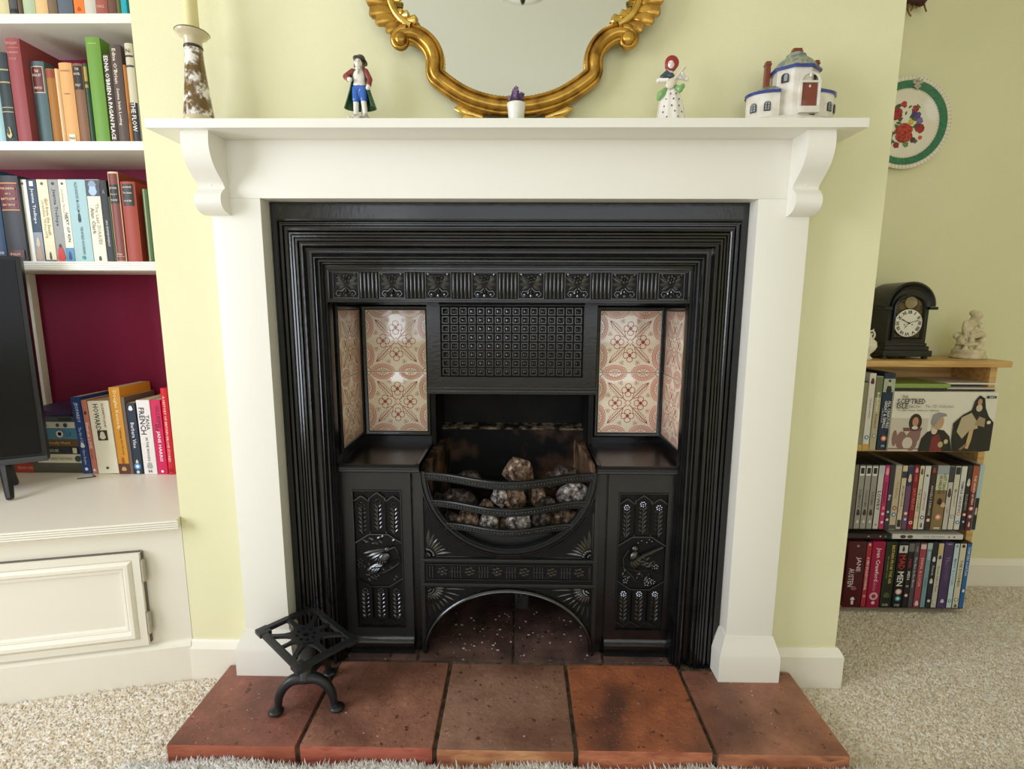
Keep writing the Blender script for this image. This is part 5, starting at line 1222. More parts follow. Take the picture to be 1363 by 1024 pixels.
# stack lying behind the television
GE = 'books stacked flat on the cupboard top'
def flatbook(px0, px1, py0, py1, z0, col, lb, items=(), rot=0, depth=.15, hard=True, Y_=.288):
    x0, x1 = px_x(px0, (py0 + py1) / 2, Y_), px_x(px1, (py0 + py1) / 2, Y_); h = at(100, py0, Y_).z - at(100, py1, Y_).z
    root = thing('book', ((x0 + x1) / 2, Y_, z0), lb, 'book', GE, (0, 0, rot)); L = x1 - x0; bd = .002 if hard else .0006
    b = bmnew(); prism(b, [(depth, 0), (0, 0), (-.002 * hard, h * .3), (-.002 * hard, h * .7), (0, h), (depth, h), (depth, h - bd), (.003, h - bd), (.003, bd), (depth, bd)], 'x', -L / 2, L / 2); obj('cover', b, mat('cover_%s_50' % col, col, .5, spec=.4), root, local=True)
    b = bmnew(); box(b, -L / 2 + .002, L / 2 - .002, .0032, depth - .004, bd, h - bd); obj('pages', b, PAGE, root, local=True)
    for s, xc, ln, ht, c in items:
        if s is None: b = bmnew(); box(b, xc * L - ln * L / 2, xc * L + ln * L / 2, -.0025, -.0018, h * (.5 - ht / 2), h * (.5 + ht / 2)); obj('spine_label', b, flat(c), root, local=True)
        elif s == 'o': b = bmnew(); disc(b, (xc * L, h / 2), ht * h / 2, ht * h / 2, -.0028, 14); obj('mark', b, flat(c), root, local=True)
        else: text(s, flat(c), root, tm(xc * L, -.0032, h / 2, T_H), (ln * L, ht * h), bold=.01)
    return z0 + h
z = ZC + .0005
z = flatbook(18, 111, 616, 629, z, '4a4634', 'dark olive hardback with red label at the bottom of the flat stack', [(None, -.33, .26, .95, '9a1f1c'), ('PENGUIN', -.36, .12, .3, 'd89a60'), ('POEMS', -.24, .08, .3, 'd89a60')]) + .0004
z = flatbook(50, 109.5, 604, 615.5, z, 'd9d2b8', 'cream paperback second from the bottom of the flat stack', [('THE GARRICK YEAR', -.1, .4, .32, '8a8470'), ('DRABBLE', .2, .2, .28, '8a8470'), ('o', .42, 0, .7, '3a3a38')], hard=False) + .0004
z = flatbook(48, 107.5, 593.7, 603.6, z, '1c1f26', 'black paperback in the middle of the flat stack', [('KINGSOLVER', -.12, .3, .4, 'c8c4b8'), (None, .38, .09, .7, 'd8d0bc')], hard=False) + .0004
z = flatbook(46, 106, 584, 593.4, z, '6a4e2c', 'brown gold paperback in the flat stack above the black one', [('Emotionally Weird', .0, .6, .5, 'd8b478')], hard=False) + .0004
z = flatbook(44, 102.5, 569, 583.7, z, '4f86a4', 'light blue paperback in the flat stack', [('o', .12, 0, .65, 'e8d8d0'), ('o', .12, .0, .35, 'b0342c'), ('SMITH', -.25, .14, .4, '24445c'), ('L A', .34, .1, .4, '24445c')], hard=False) + .0004
z = flatbook(42, 99, 560.5, 568.6, z, 'd8d4c8', 'white grey paperback in the flat stack above the light blue one', [('o', .3, 0, .7, '2a3a4c'), ('o', .12, 0, .6, '4a3a3a'), ('NOVEL', -.2, .2, .4, '5a5a58')], hard=False) + .0004
z = flatbook(40, 98, 553, 560, z, '4a4e5c', 'dark grey paperback in the flat stack under the purple book', [(None, .3, .3, .5, '24262c')], hard=False) + .0004
z = flatbook(30, 90, 545.5, 552.6, z, '46305c', 'purple paperback lying crooked on top of the flat stack', [('BLISS', -.2, .2, .4, 'd8cce4')], rot=.16, hard=False) + .0004

# ------------------------------------------------------------------ right alcove: bookcase and its contents
KX0, KX1, KY0, KY1 = .80, 1.308, .312, .44
bc = thing('bookcase', (1.05, .37, 0), 'small pine bookcase standing in the right alcove', 'bookcase')
b = bmnew(); box(b, KX0 - .02, 1.336, .288, KY1, .7125, .7295, .003); obj('top', b, PINE, bc, smooth=30)
for x0, x1 in ((KX0, KX0 + .018), (KX1 - .006, KX1 + .012)):
    b = bmnew(); box(b, x0, x1, KY0, KY1, .0, .7125, .001); obj('side_panel', b, PINE, bc)
for z0, z1 in ((.002, .014), (.2435, .2515), (.473, .482)):
    b = bmnew(); box(b, KX0 + .018, KX1 - .006, KY0, KY1, z0, z1, .001); obj('shelf', b, PINE, bc)
b = bmnew(); box(b, KX0 + .018, KX1 - .006, KY1 - .004, KY1 - .0005, .014, .7125); obj('back_panel', b, PINE, bc)

YV = .290
def dvd(a, c, base, top, z0, col, label, group, items=(), case='1a1a1c', name='dvd_case', h=None, depth=.135, Y_=YV, tilt=0):
    x0, x1 = px_x(a, base, Y_), px_x(c, base, Y_); t = x1 - x0 - .0005; h = h or (at((a + c) / 2 + 6, top, Y_).z - z0)
    root = thing(name, ((x0 + x1) / 2, Y_, z0), label, 'dvd', group, (0, tilt, 0))
    b = bmnew(); box(b, -t / 2, t / 2, 0, depth, 0, h, min(.0012, t * .12)); obj('case', b, mat('plastic_' + case, case, .3), root, local=True, smooth=30)
    b = bmnew(); box(b, -t / 2 * .92, t / 2 * .92, -.0003, .0004, .003, h - .003); obj('sleeve', b, mat('sleeve_' + col, col, .3, spec=.4), root, local=True)
    def sp(x): return -.0003
    for i, it in enumerate(items): spine_item(root, it, t, h, sp, .0003 + .00022 * i)
    return root
R_PINK, R_BLUE = 'e8a090', '3c78a8'
def rate(z=.15, c='d89a90', c2='f0e8e0'): return ('ring', z, .34, c, c2)
G1, G2, G3 = 'dvds on the top tier of the bookcase', 'dvds on the middle tier of the bookcase', 'dvds on the bottom tier of the bookcase'
ZT = .4825
dvd(1128, 1137.5, 599, 500, ZT, '2c2824', 'dark slim dvd at the left of the top bookcase tier, beside the wall', G1, h=.19)
dvd(1138, 1146.5, 599, 500, ZT, '8a8468', 'sand coloured dvd second from the wall on the top bookcase tier', G1, [('band', .0, .08, 'c9a050')], h=.19)
dvd(1147, 1155.5, 599, 497, ZT, 'd8d2c6', 'white dvd with small dark figure on the top bookcase tier', G1, [('fig', .90, .7, .08, '5a2420'), ('v', 'Upstairs Downstairs', .55, .5, .3, '8a5a5c'), rate(.17, '3c78a8', 'e8e8e8'), ('band', .0, .08, 'c9a050')], 'd8d4cc')
dvd(1156.5, 1165, 599, 501, ZT, 'b5aa86', 'olive topped sandy dvd on the top bookcase tier', G1, [('band', .72, .99, '6a7048'), ('v', 'Brideshead', .66, .3, .4, 'e8e4d0'), ('v', 'Revisited', .4, .3, .36, '6a6040'), rate(.2, '7a9a98', 'd8d0b8')], 'b0aa98')
dvd(1166, 1181, 599, 497, ZT, '1c3048', 'navy dvd box with portrait of a man on the top bookcase tier', G1, [('band', .76, .93, 'a9b4a0'), ('fig', .80, .62, .10, '20242c'), ('fig', .875, .3, .08, 'd8b090'), ('fig', .905, .3, .035, '3a2a20'), ('v', 'ALL CREATURES', .47, .36, .26, 'e8e4dc', .2), ('v', 'GREAT & SMALL', .47, .36, .26, 'e8e4dc', -.12), ('v', 'COMPLETE SERIES', .46, .26, .1, 'c0c0c0', -.36), ('ring', .16, .26, 'd87848', 'f0e0d0'), ('h', 'DVD', .06, .03, .3, 'd8d8d8')], '1c2a3c')

# boxed set with pictorial front
q0, q1 = at(1181.5, 598, YV - .006), at(1318, 599, YV - .006); qz = at(1193, 521.5, YV - .006).z
BW, BH = q1.x - q0.x, qz - ZT
bx0 = thing('boxed_set', ((q0.x + q1.x) / 2, YV - .006, ZT), 'wide white boxed cd set with painted figures on its front, on the bookcase', 'box')
b = bmnew(); box(b, -BW / 2, BW / 2, 0, .125, 0, BH, .0012); obj('carton', b, mat('card_white', 'e2dccc', .35), bx0, local=True, smooth=30)
def bp(u, v): return ((u - .5) * BW, v * BH)
lay = [.0003]
def pic(pts, c, name='front_picture'):
    b = bmnew(); disc(b, None, 0, 0, -lay[0], pts=[bp(*p) for p in pts]); lay[0] += .00012; return obj(name, b, flat(c, .35), bx0, local=True)
def el(u, v, ru, rv, n=16): return [(u + ru * math.cos(2 * PI * i / n), v + rv * math.sin(2 * PI * i / n)) for i in range(n)]
pic([(0, 0), (.36, 0), (.36, .56), (0, .56)], 'cdc2b4')
for u, v, ru, rv in ((.12, .18, .055, .16), (.22, .18, .06, .18), (.05, .22, .025, .14), (.27, .30, .03, .14)): pic(el(u, v, ru, rv, 10), '8a6660')
pic([(.13, .34), (.30, .34), (.31, .40), (.12, .40)], '7a5048'); pic(el(.18, .14, .05, .1), 'd0c4b4'); pic([(.0, .03), (.36, .03), (.36, .05), (.0, .05)], '8a6660')
pic(el(.235, .49, .062, .145), '2a1c18'); pic(el(.235, .50, .03, .08), 'c08468'); pic(el(.235, .40, .03, .03), 'd8d0c8')
pic([(.29, 0), (.31, .22), (.36, .33), (.44, .38), (.52, .36), (.58, .26), (.62, 0)], '1c1814'); pic([(.40, 0), (.41, .24), (.47, .30), (.50, .2), (.52, 0)], '7a2428'); pic(el(.425, .36, .03, .07), 'd8c8b0'); pic(el(.45, .50, .058, .13), 'c09878'); pic([(.385, .48), (.40, .62), (.45, .66), (.52, .64), (.53, .60), (.47, .58), (.44, .48), (.41, .42)], '8f8f90'); pic(el(.55, .17, .02, .04), 'c8b888'); pic(el(.50, .12, .025, .05), 'b8a878')
pic([(.62, .0), (.60, .20), (.60, .48), (.68, .62), (.76, .70), (.78, .86), (.82, .95), (.87, .90), (.89, .74), (.93, .60), (.985, .50), (.985, .02), (.9, 0)], '1a1412'); pic([(.64, .34), (.67, .58), (.76, .66), (.82, .52), (.84, .40), (.76, .36), (.70, .22)], 'b8a888'); pic([(.80, .46), (.84, .60), (.90, .56), (.90, .42)], 'a08868'); pic([(.74, .06), (.76, .36), (.80, .38), (.79, .20), (.77, .05)], 'c8a878'); pic([(.68, .04), (.74, .14), (.76, .12), (.70, .02)], '8a7050'); pic(el(.825, .84, .022, .055), 'b88c70'); pic(el(.825, .74, .03, .06), 'c8b8a0'); pic(el(.935, .50, .02, .03), 'd8d0c4')
TD = flat('3c342c')
text('THIS', TD, bx0, tm(*[(lambda p: (p[0], -.004, p[1]))(bp(.10, .92))][0], T_H), (.06 * BW, .045 * BH)); text('SCEPTRED', TD, bx0, tm(bp(.165, .845)[0], -.004, bp(0, .845)[1], T_H), (.27 * BW, .09 * BH), bold=.01); text('ISLE', TD, bx0, tm(bp(.085, .765)[0], -.004, bp(0, .765)[1], T_H), (.11 * BW, .085 * BH), bold=.01)
text('55BC-1901', TD, bx0, tm(bp(.20, .755)[0], -.004, bp(0, .755)[1], T_H), (.11 * BW, .045 * BH)); text('The CD Collection', flat('9a8a78'), bx0, tm(bp(.44, .765)[0], -.004, bp(0, .765)[1], T_H), (.27 * BW, .05 * BH)); text("The BBC Radio 4 History of Britain", TD, bx0, tm(bp(.24, .69)[0], -.004, bp(0, .69)[1], T_H), (.42 * BW, .035 * BH))
pic([(.885, .90), (.975, .90), (.975, .94), (.885, .94)], '1c1c1c', 'logo_block'); text('BBC', flat('e8e4dc'), bx0, tm(bp(.93, .92)[0], -.005, bp(0, .92)[1], T_H), (.07 * BW, .03 * BH))
# leaflets and slim cases lying on the box
z = ZT + BH + .0004; GL = 'slim cases lying on the boxed set'
for px0, px1, th, col, lb, dy in ((1190, 1326, .004, '2c2a2c', 'thin black case lying directly on the boxed set', .008), (1186, 1262, .0045, '3a2c30', 'short dark maroon case in the pile on the boxed set', .002), (1192, 1328, .004, 'd0c8c0', 'thin white case in the pile on the boxed set', .01), (1190, 1266, .0115, '86a04c', 'lime green rounded case in the pile on the boxed set', .0), (1255, 1331, .0045, 'e0dcd2', 'white leaflet at the top right of the pile on the boxed set', .02)):
    Y_ = YV + dy; x0, x1 = px_x(px0, 512, Y_), px_x(px1, 512, Y_)
    zz = z - (.0115 if 'leaflet' in lb else 0)
    zz = z if 'leaflet' not in lb else z - .0045
    b = bmnew(); box(b, x0, x1, Y_, Y_ + .12, zz, zz + th, min(.0015, th * .3)); obj('slim_case', b, flat(col, .35), org=((x0 + x1) / 2, Y_ + .06, zz), smooth=30, label=lb, cat='case', group=GL)
    if 'maroon' in lb: z += .0003
    elif 'lime' in lb: z += th + .0002
    else: z += th + .0003
# middle tier
ZM = .2520
mid = [(1128.5, 1134.5, '6a6458', 'grey brown dvd at the left of the middle tier, beside the wall', [], None), (1135, 1143, '9a958c', 'silver grey dvd, left of the matching three on the middle tier', 'box', None), (1143.3, 1151.3, '9c978e', 'silver grey dvd, middle of the matching three on the middle tier', 'box', None), (1151.6, 1159.6, '9a958c', 'silver grey dvd, right of the matching three on the middle tier', 'box', None),
       (1160.3, 1168, 'c9c6c0', 'pale grey dvd with black capitals on the middle tier', [('v', 'LOWRY', .45, .3, .6, '1c1c1c'), ('band', .86, .98, 'b8c0c4'), ('disc', .08, .2, '8a8a8a')], None), (1168.3, 1175, 'c2306c', 'hot pink dvd on the middle tier', [('fig', .90, .7, .12, 'e8a0a8'), ('v', 'Atonement', .58, .4, .55, '5a0c2c'), ('fig', .34, .6, .05, 'e8a060'), rate(.25, 'e8b0a8'), ('disc', .12, .3, 'e8d8dc')], None),
       (1175.3, 1181.5, '3a3a44', 'dark blue grey dvd beside the pink one on the middle tier', [('v', 'Elsa', .5, .2, .5, 'e8e8e8'), rate(.28, '5a8ab0'), rate(.16, 'e0a090')], None), (1182, 1190.8, 'c2b49a', 'beige dvd with gold script on the middle tier', [('v', 'The Darling', .62, .4, .42, '9a7c5c'), rate(.34, 'a04838', 'd8c0a8'), rate(.24, '3c6c8c'), ('band', .02, .08, '4a4a44')], '8a8a80'),
       (1191.2, 1198, 'd0c2a4', 'cream dvd with two small photographs on the middle tier', [('band', .80, .90, '3a3a44', .9), ('v', 'BECOMING JANE', .52, .46, .45, '6a5c48'), ('band', .05, .16, '2c2c2c', .7), rate(.30, 'd09080')], None), (1198.3, 1205.8, '6a4c6c', 'mauve dvd with face picture on the middle tier', [('band', .68, .97, '2a3050'), ('fig', .80, .7, .13, 'd8b8a0'), rate(.26, 'e0a090'), rate(.17, '6a90b0')], None),
       (1206.2, 1213.6, '8c1c28', 'crimson dvd on the middle tier', [('fig', .92, .6, .08, 'd8a0a0'), ('fig', .80, .6, .12, 'b04838'), ('v', 'SATURDAY', .48, .34, .5, 'd87878'), rate(.12, 'f0d8d4', '8c1c28')], None), (1214, 1220, 'd9cfae', 'cream dvd with brown capitals beside the crimson one on the middle tier', [('fig', .9, .7, .1, '6a5a44'), ('v', 'THE DUCHESS', .46, .5, .5, '6a5838'), rate(.2, 'd09080')], None),
       (1220.3, 1228.6, 'd4d2cc', 'white dvd with red small capitals on the middle tier', [('disc', .84, .2, '6a4840'), ('v', 'LITTLE VOICE', .45, .36, .3, 'a83c34'), rate(.2, '5a5a5a'), ('fig', .08, .4, .08, '5a5a58')], None), (1229, 1236.6, '3a302e', 'dark brown dvd with white capitals on the middle tier', [('fig', .92, .6, .08, 'b04028'), ('v', 'ANGELS DEMONS', .46, .5, .42, 'c8c0b8'), rate(.16, 'e0a898')], None),
       (1237, 1252.6, '8a7450', 'thick patchwork coloured dvd box on the middle tier', [('band', .86, .99, '9aa4ac'), ('band', .62, .86, 'c8c8a8'), ('v', 'LAST TANGO', .72, .30, .26, '24281c', .2), ('v', 'IN HALIFAX', .70, .28, .26, '24281c', -.14), ('fig', .45, .5, .1, '2a2018'), ('fig', .40, .5, .08, 'd8a888', .3), ('ring', .21, .28, 'd88870', 'f0dcd0'), ('band', .03, .05, 'e8e4dc', .5)], '7a6a4c'),
       (1253, 1259.8, 'c4c0b8', 'light grey dvd right of the patchwork box on the middle tier', [('band', .74, .98, '3a3c40'), ('fig', .58, .8, .14, '4a3a3a'), ('v', 'Enigma', .3, .3, .3, '6a6a68')], None), (1260.2, 1267.8, 'cfcab8', 'ivory dvd with blue badge on the middle tier', [('band', .86, .97, '2c2c34', .8), ('v', 'The Importance', .50, .44, .36, '8a8468'), rate(.22, '6c98b8'), ('fig', .62, .5, .05, '9a8458')], None), (1268.2, 1276, 'd6d4ce', 'clean white dvd with dark capitals on the middle tier', [('v', 'TEMPLE GRANDIN', .52, .5, .42, '4a4a4c'), rate(.26, 'c08878'), rate(.13, '3c6c98')], None),
       (1276.3, 1283, '2c2a2e', 'black dvd with portrait medallion on the middle tier', [('fig', .74, .8, .12, 'd0c8c0'), ('v', 'ELIZABETH', .44, .3, .4, 'a8a0a0'), rate(.25, 'e0a090'), rate(.14, '3c6890')], None), (1283.3, 1291.6, '6c1c20', 'oxblood dvd with tan top on the middle tier', [('band', .60, .98, 'a85838'), ('v', 'THE WHITE QUEEN', .62, .44, .4, 'f0e0d0'), rate(.34, 'e0a898'), rate(.22, '8aa0b0'), ('fig', .1, .4, .08, 'c8c8c8')], None),
       (1292, 1297.6, '2a2a30', 'slim black and white dvd at the right end of the middle tier', [('band', .5, .99, 'a9c2c4'), ('fig', .3, .7, .12, 'd0b098')], 'a8c0c2')]
for a, c, col, lb, it, case in mid:
    if it == 'box': it = [('band', .83, .97, 'e4e0d8', .8), ('band', .86, .95, '24242a', .6), ('v', 'ROMANCE' if 'left' in lb else 'COSTUME' if 'middle of' in lb else 'DRAMA', .48, .34, .4, '6a665e'), ('fig', .27, .7, .10, '3a3430'), ('fig', .13, .5, .05, 'd0ccc4')]
    dvd(a, c, 707.5, 618 if it else 612, ZM, col, lb, G2, it, case or '1c1c1e', h=.190 if c < 1290 else .192)
# lying dvds under the shelf
for px0, px1, col, lb, words_ in ((1118, 1186.5, '2a2426', 'dark dvd lying flat over the bottom tier on the left', [('o', .05, .3, 'b89078'), ('r', .28, .4, 'd88878'), ('r', .38, .4, '4a8098')]), (1187.5, 1282, 'd4d2cc', 'white dvd lying flat over the bottom tier on the right', [('THE CROWN', .08, .4, '8a8478'), ('r', .3, .4, 'c07868'), ('r', .37, .4, '4a7898'), ('o', -.35, .7, '3a3434'), ('o', -.25, .7, '5a4a44')])):
    z0_ = .2252; x0, x1 = px_x(px0, 716, YV), px_x(px1, 716, YV); L = x1 - x0; th = .0145
    root = thing('dvd_case', ((x0 + x1) / 2, YV, z0_), lb, 'dvd', 'dvds lying flat in the bookcase')
    b = bmnew(); box(b, -L / 2, L / 2, 0, .135, 0, th, .0015); obj('case', b, mat('plastic_' + col, col, .3), root, local=True, smooth=30)
    b = bmnew(); box(b, -L / 2 + .004, L / 2 - .003, -.0003, .0004, .001, th - .001); obj('sleeve', b, mat('sleeve_' + col, col, .3, spec=.4), root, local=True)
    for s, xc, ht, c in words_:
        if s in 'or': b = bmnew(); disc(b, (xc * L, th / 2), th * ht / 2 * (1 if s == 'r' else 1.6), th * ht / 2, -.0008, 12); obj('mark', b, flat(c), root, local=True)
        else: text(s, flat(c), root, tm(xc * L, -.0008, th / 2, T_H), (.3 * L, th * ht))
# bottom tier
ZL = .0145
low = [(1121, 1144, '4c141c', 'thick maroon boxed dvd set with silver script on the bottom tier', [('v', 'JANE', .66, .22, .32, 'd8c8c8', .12), ('v', 'AUSTEN', .46, .28, .32, 'd8c8c8', -.22), ('fig', .3, .4, .06, '8a5a60'), ('band', .05, .11, 'd8d0cc', .14), ('fig', .14, .3, .05, 'd8d0cc'), ('h', 'iii', .94, .03, .2, 'd8c8c8')], '4c141c'),
       (1144.5, 1151, 'a83038', 'narrow red dvd right of the maroon set on the bottom tier', [('v', 'A VERY ENGLISH SCANDAL', .52, .5, .5, 'f0dcd8'), ('fig', .96, .6, .04, 'e8b0a8'), ('ring', .18, .3, 'e8a898', 'a83038')], None), (1151.8, 1168.6, '9c1440', 'cerise boxed dvd set on the bottom tier', [('v', 'Joan Crawford', .66, .5, .42, 'f0dce4'), ('v', 'Collection', .34, .16, .3, 'd880a0'), rate(.18, 'd8a8b0', '9c1440'), ('disc', .08, .14, 'd8c8d0')], '9c1440'),
       (1169.6, 1184.6, '232a1c', 'dark green dvd set with yellow capitals on the bottom tier', [('v', 'BRITAIN FROM THE AIR', .66, .58, .26, 'c9bc50', .14), ('v', 'the complete series', .62, .4, .2, '9a9468', -.2), ('fig', .2, .7, .08, '4a5838'), ('h', 'DVD', .05, .035, .5, 'c8c8b8')], '232a1c'),
       (1185.8, 1199, '1a1718', 'black dvd box with large red and white capitals on the bottom tier', [('band', .84, .95, 'c8c4c0', .84), ('fig', .90, .3, .08, '3a3430'), ('v', 'MAD', .70, .22, .6, 'b8282c'), ('v', 'MEN', .45, .22, .6, 'e8e4e0'), ('ring', .255, .32, 'e0b0a8', 'f0e8e4'), ('ring', .15, .3, '3c88a0', 'c8e0e4'), ('h', 'DVD', .05, .035, .5, 'c8c8c8')], None), (1199.4, 1206.6, '262024', 'slim black dvd with red and white capitals right of the large lettered box', [('band', .86, .98, '6a6a6c'), ('v', 'MAD', .68, .16, .5, 'b03038'), ('v', 'MEN', .50, .16, .5, 'e0dcd8'), ('v', 'II', .34, .06, .5, 'c8c8c8'), rate(.2, 'd09890')], None),
       (1207, 1213.6, '4c4a52', 'dark grey dvd with white script on the bottom tier', [('v', 'The Man in the Moon', .55, .6, .45, 'c8c4c4'), ('fig', .9, .5, .1, '8a7a70')], None), (1214, 1222.8, 'a04450', 'rose red dvd on the bottom tier', [('band', .90, .97, 'd8c0c0', .8), ('v', 'EMMA & LUCIA', .55, .62, .42, 'e0b8b0'), ('fig', .08, .7, .08, 'd8d0c8')], None), (1223.2, 1230, '7898a4', 'dusty blue dvd on the bottom tier', [('band', .9, .99, 'a8b8b8'), ('v', 'PRIDE', .8, .12, .4, 'd8e0e0'), ('v', 'Northanger', .4, .4, .3, '4a6068')], None),
       (1230.4, 1237.4, '2c2c34', 'black dvd with white speckled print on the bottom tier', [('fig', .75, .7, .08, 'd8d4d0'), ('fig', .42, .7, .08, 'd0d0d0'), ('v', 'Friends', .58, .24, .4, 'c8c8c8'), rate(.12, 'a8b0b0')], None), (1237.8, 1245, 'c8c4b4', 'off white dvd with two small pictures at the top on the bottom tier', [('band', .82, .97, 'd0b880', .8), ('fig', .78, .7, .06, '4a3c50'), ('v', 'Room with a View', .45, .4, .4, '7a7468'), rate(.1, 'b0b4a8')], None),
       (1245.8, 1258, '4c3a60', 'purple dvd box on the bottom tier', [('v', 'The Palace', .62, .34, .4, '8a78a0'), ('fig', .55, .6, .3, '54426a'), ('band', .97, .985, 'a898b8', .5), ('fig', .12, .5, .06, 'd0c8d8')], '4c3a60'), (1258.5, 1265.6, 'c0d2d8', 'icy blue dvd with teal capitals on the bottom tier', [('v', 'MAPP & LUCIA', .56, .46, .5, '5a98b0'), rate(.12, '4a90a8', 'e0e8e8'), ('fig', .95, .6, .04, '8a9aa0')], None),
       (1266, 1274.6, 'd2cab0', 'cream dvd with grey capitals on the bottom tier, second from the right', [('fig', .95, .6, .05, '2a2a2c'), ('v', 'THE DUCHESS', .54, .46, .42, '5a5648'), rate(.14, '8a9484'), ('fig', .05, .5, .05, '4a4a40')], None), (1275, 1281.4, '2c64a0', 'bright blue dvd at the right end of the bottom tier', [('v', "THIRTIES AGATHA", .72, .44, .5, 'c8d8e8'), ('fig', .28, .6, .05, 'e0e8f0')], None)]
for a, c, col, lb, it, case in low:
    dvd(a, c, 811, 722, ZL, col, lb, G3, it, case or '1c1c1e', h=.2015)

# ------------------------------------------------------------------ on the bookcase: clock, vase, statuette
ZK = .7297
ck = Vector((1.081, .335, ZK)); clock = thing('bracket_clock', ck, 'black arched mantel clock with white roman dial on the bookcase', 'clock')
EB = mat('ebonised_wood', '0e0c0b', .3, spec=.5); BR_ = mat('brass_dark', '6a5a3c', .4, metal=.6, col2='3a3228', nscale=60)
CW = .0535
def archp(w, z0, zs, rz=None, n=18): return [(w, z0)] + [(w * math.cos(PI * i / n), zs + (rz or w) * math.sin(PI * i / n)) for i in range(n + 1)] + [(-w, z0)]
b = bmnew(); prism(b, [(ck.x + x, ck.z + z) for x, z in archp(CW, .042, .135)], 'y', ck.y, ck.y + .082); obj('case', b, EB, clock, smooth=30)
b = bmnew(); sweep(b, [(ck.x + x, ck.z + z) for x, z in archp(CW, .140, .142)[1:-1]], [(-.006, -.086), (.012, -.084), (.013, .006), (.008, .010), (.003, .006), (.0, .002), (-.006, .0)], ck.y, side=-1); obj('arched_hood', b, EB, clock, smooth=50)
for s in (-1, 1):
    b = bmnew(); box(b, ck.x + s * CW - (.004 if s > 0 else .018), ck.x + s * CW + (.018 if s > 0 else .004), ck.y - .009, ck.y + .085, ck.z + .134, ck.z + .142, .002); obj('hood_moulding', b, EB, clock, smooth=30)
b = bmnew(); box(b, ck.x - .066, ck.x + .066, ck.y - .014, ck.y + .09, ck.z + .007, ck.z + .024, .003); box(b, ck.x - .060, ck.x + .060, ck.y - .009, ck.y + .086, ck.z + .023, ck.z + .036, .004); box(b, ck.x - .056, ck.x + .056, ck.y - .004, ck.y + .083, ck.z + .035, ck.z + .044, .002); obj('plinth', b, EB, clock, smooth=30)
for sx_ in (-1, 1):
    for sy_ in (0, 1): b = bmnew(); lathe(b, [(0, 0), (.007, .001), (.008, .004), (.006, .008), (0, .008)], 12, ck + Vector((sx_ * .055, -.002 + sy_ * .078, 0))); obj('foot', b, BR_, clock, smooth=50)
b = bmnew(); prism(b, [(ck.x + x, ck.z + z) for x, z in archp(.041, .052, .138, .036)], 'y', ck.y - .002, ck.y); obj('dial_plate', b, BR_, clock)
b = bmnew(); sweep(b, [(ck.x + x, ck.z + z) for x, z in archp(.043, .050, .138, .038)], [(0, 0), (0, .006), (-.004, .008), (-.008, .004), (-.010, 0)], ck.y, closed=True, side=-1); obj('door_frame', b, EB, clock, smooth=40)
dc = Vector((ck.x - .001, ck.y - .0035, ck.z + .098))
b = bmnew(); lathe(b, [(0, .0015), (.036, .0015), (.0375, .0005), (.0375, -.001), (0, -.001)], 40, dc, Matrix.Rotation(PI / 2, 4, 'X')); dial = obj('dial', b, mat('white_enamel', 'e6e0d0', .25), clock, smooth=30)
b = bmnew(); lathe(b, [(.0365, .0), (.0385, .002), (.0395, 0), (.0385, -.001), (.0365, .0)], 40, dc, Matrix.Rotation(PI / 2, 4, 'X'), close=False); obj('bezel', b, BR_, clock, smooth=50)
NUM = ['XII', 'I', 'II', 'III', 'IIII', 'V', 'VI', 'VII', 'VIII', 'IX', 'X', 'XI']
INK = flat('1c1a18')
for k, s in enumerate(NUM):
    a = PI / 2 - k * PI / 6
    M = Matrix.Translation((dc.x + .0295 * math.cos(a), dc.y - .0021, dc.z + .0295 * math.sin(a))) @ Matrix.Rotation(-(a - PI / 2), 4, 'Y') @ T_H
    text(s, INK, dial, M, (.0115, .0085), name='numeral', bold=.03, local=False)
def hand(ang, ln, wd, nm, y):
    b = bmnew(); d = Vector((math.sin(ang), 0, math.cos(ang))); s = Vector((d.z, 0, -d.x)); o = Vector((dc.x, y, dc.z))
    V = [o - d * .004 + s * wd * .4, o + d * ln * .45 + s * wd * .5, o + d * ln * .6 + s * wd, o + d * ln * .72 + s * wd * .4, o + d * ln, o + d * ln * .72 - s * wd * .4, o + d * ln * .6 - s * wd, o + d * ln * .45 - s * wd * .5, o - d * .004 - s * wd * .4]
    prism(b, [(v.x, v.z) for v in V], 'y', y - .0006, y); obj(nm, b, INK, clock)
hand(math.radians(-62), .031, .0015, 'minute_hand', dc.y - .003); hand(math.radians(72), .034, .0011, 'hour_hand', dc.y - .0042); hand(math.radians(218), .020, .0008, 'second_hand', dc.y - .0036)
b = bmnew(); ball(b, (dc.x, dc.y - .004, dc.z), (.0022, .0015, .0022), 8, 6); ball(b, (dc.x - .011, dc.y - .0022, dc.z - .004), (.0016, .001, .0016), 8, 5); ball(b, (dc.x + .010, dc.y - .0022, dc.z - .004), (.0016, .001, .0016), 8, 5); obj('winding_arbors', b, INK, clock)
b = bmnew(); lathe(b, [(0, .001), (.014, .001), (.016, .002), (.017, 0), (0, -.001)], 28, Vector((ck.x + .0, ck.y - .003, ck.z + .153)), Matrix.Rotation(PI / 2, 4, 'X')); obj('strike_dial', b, mat('dull_brass', '8d8064', .35, metal=.5), clock, smooth=40)

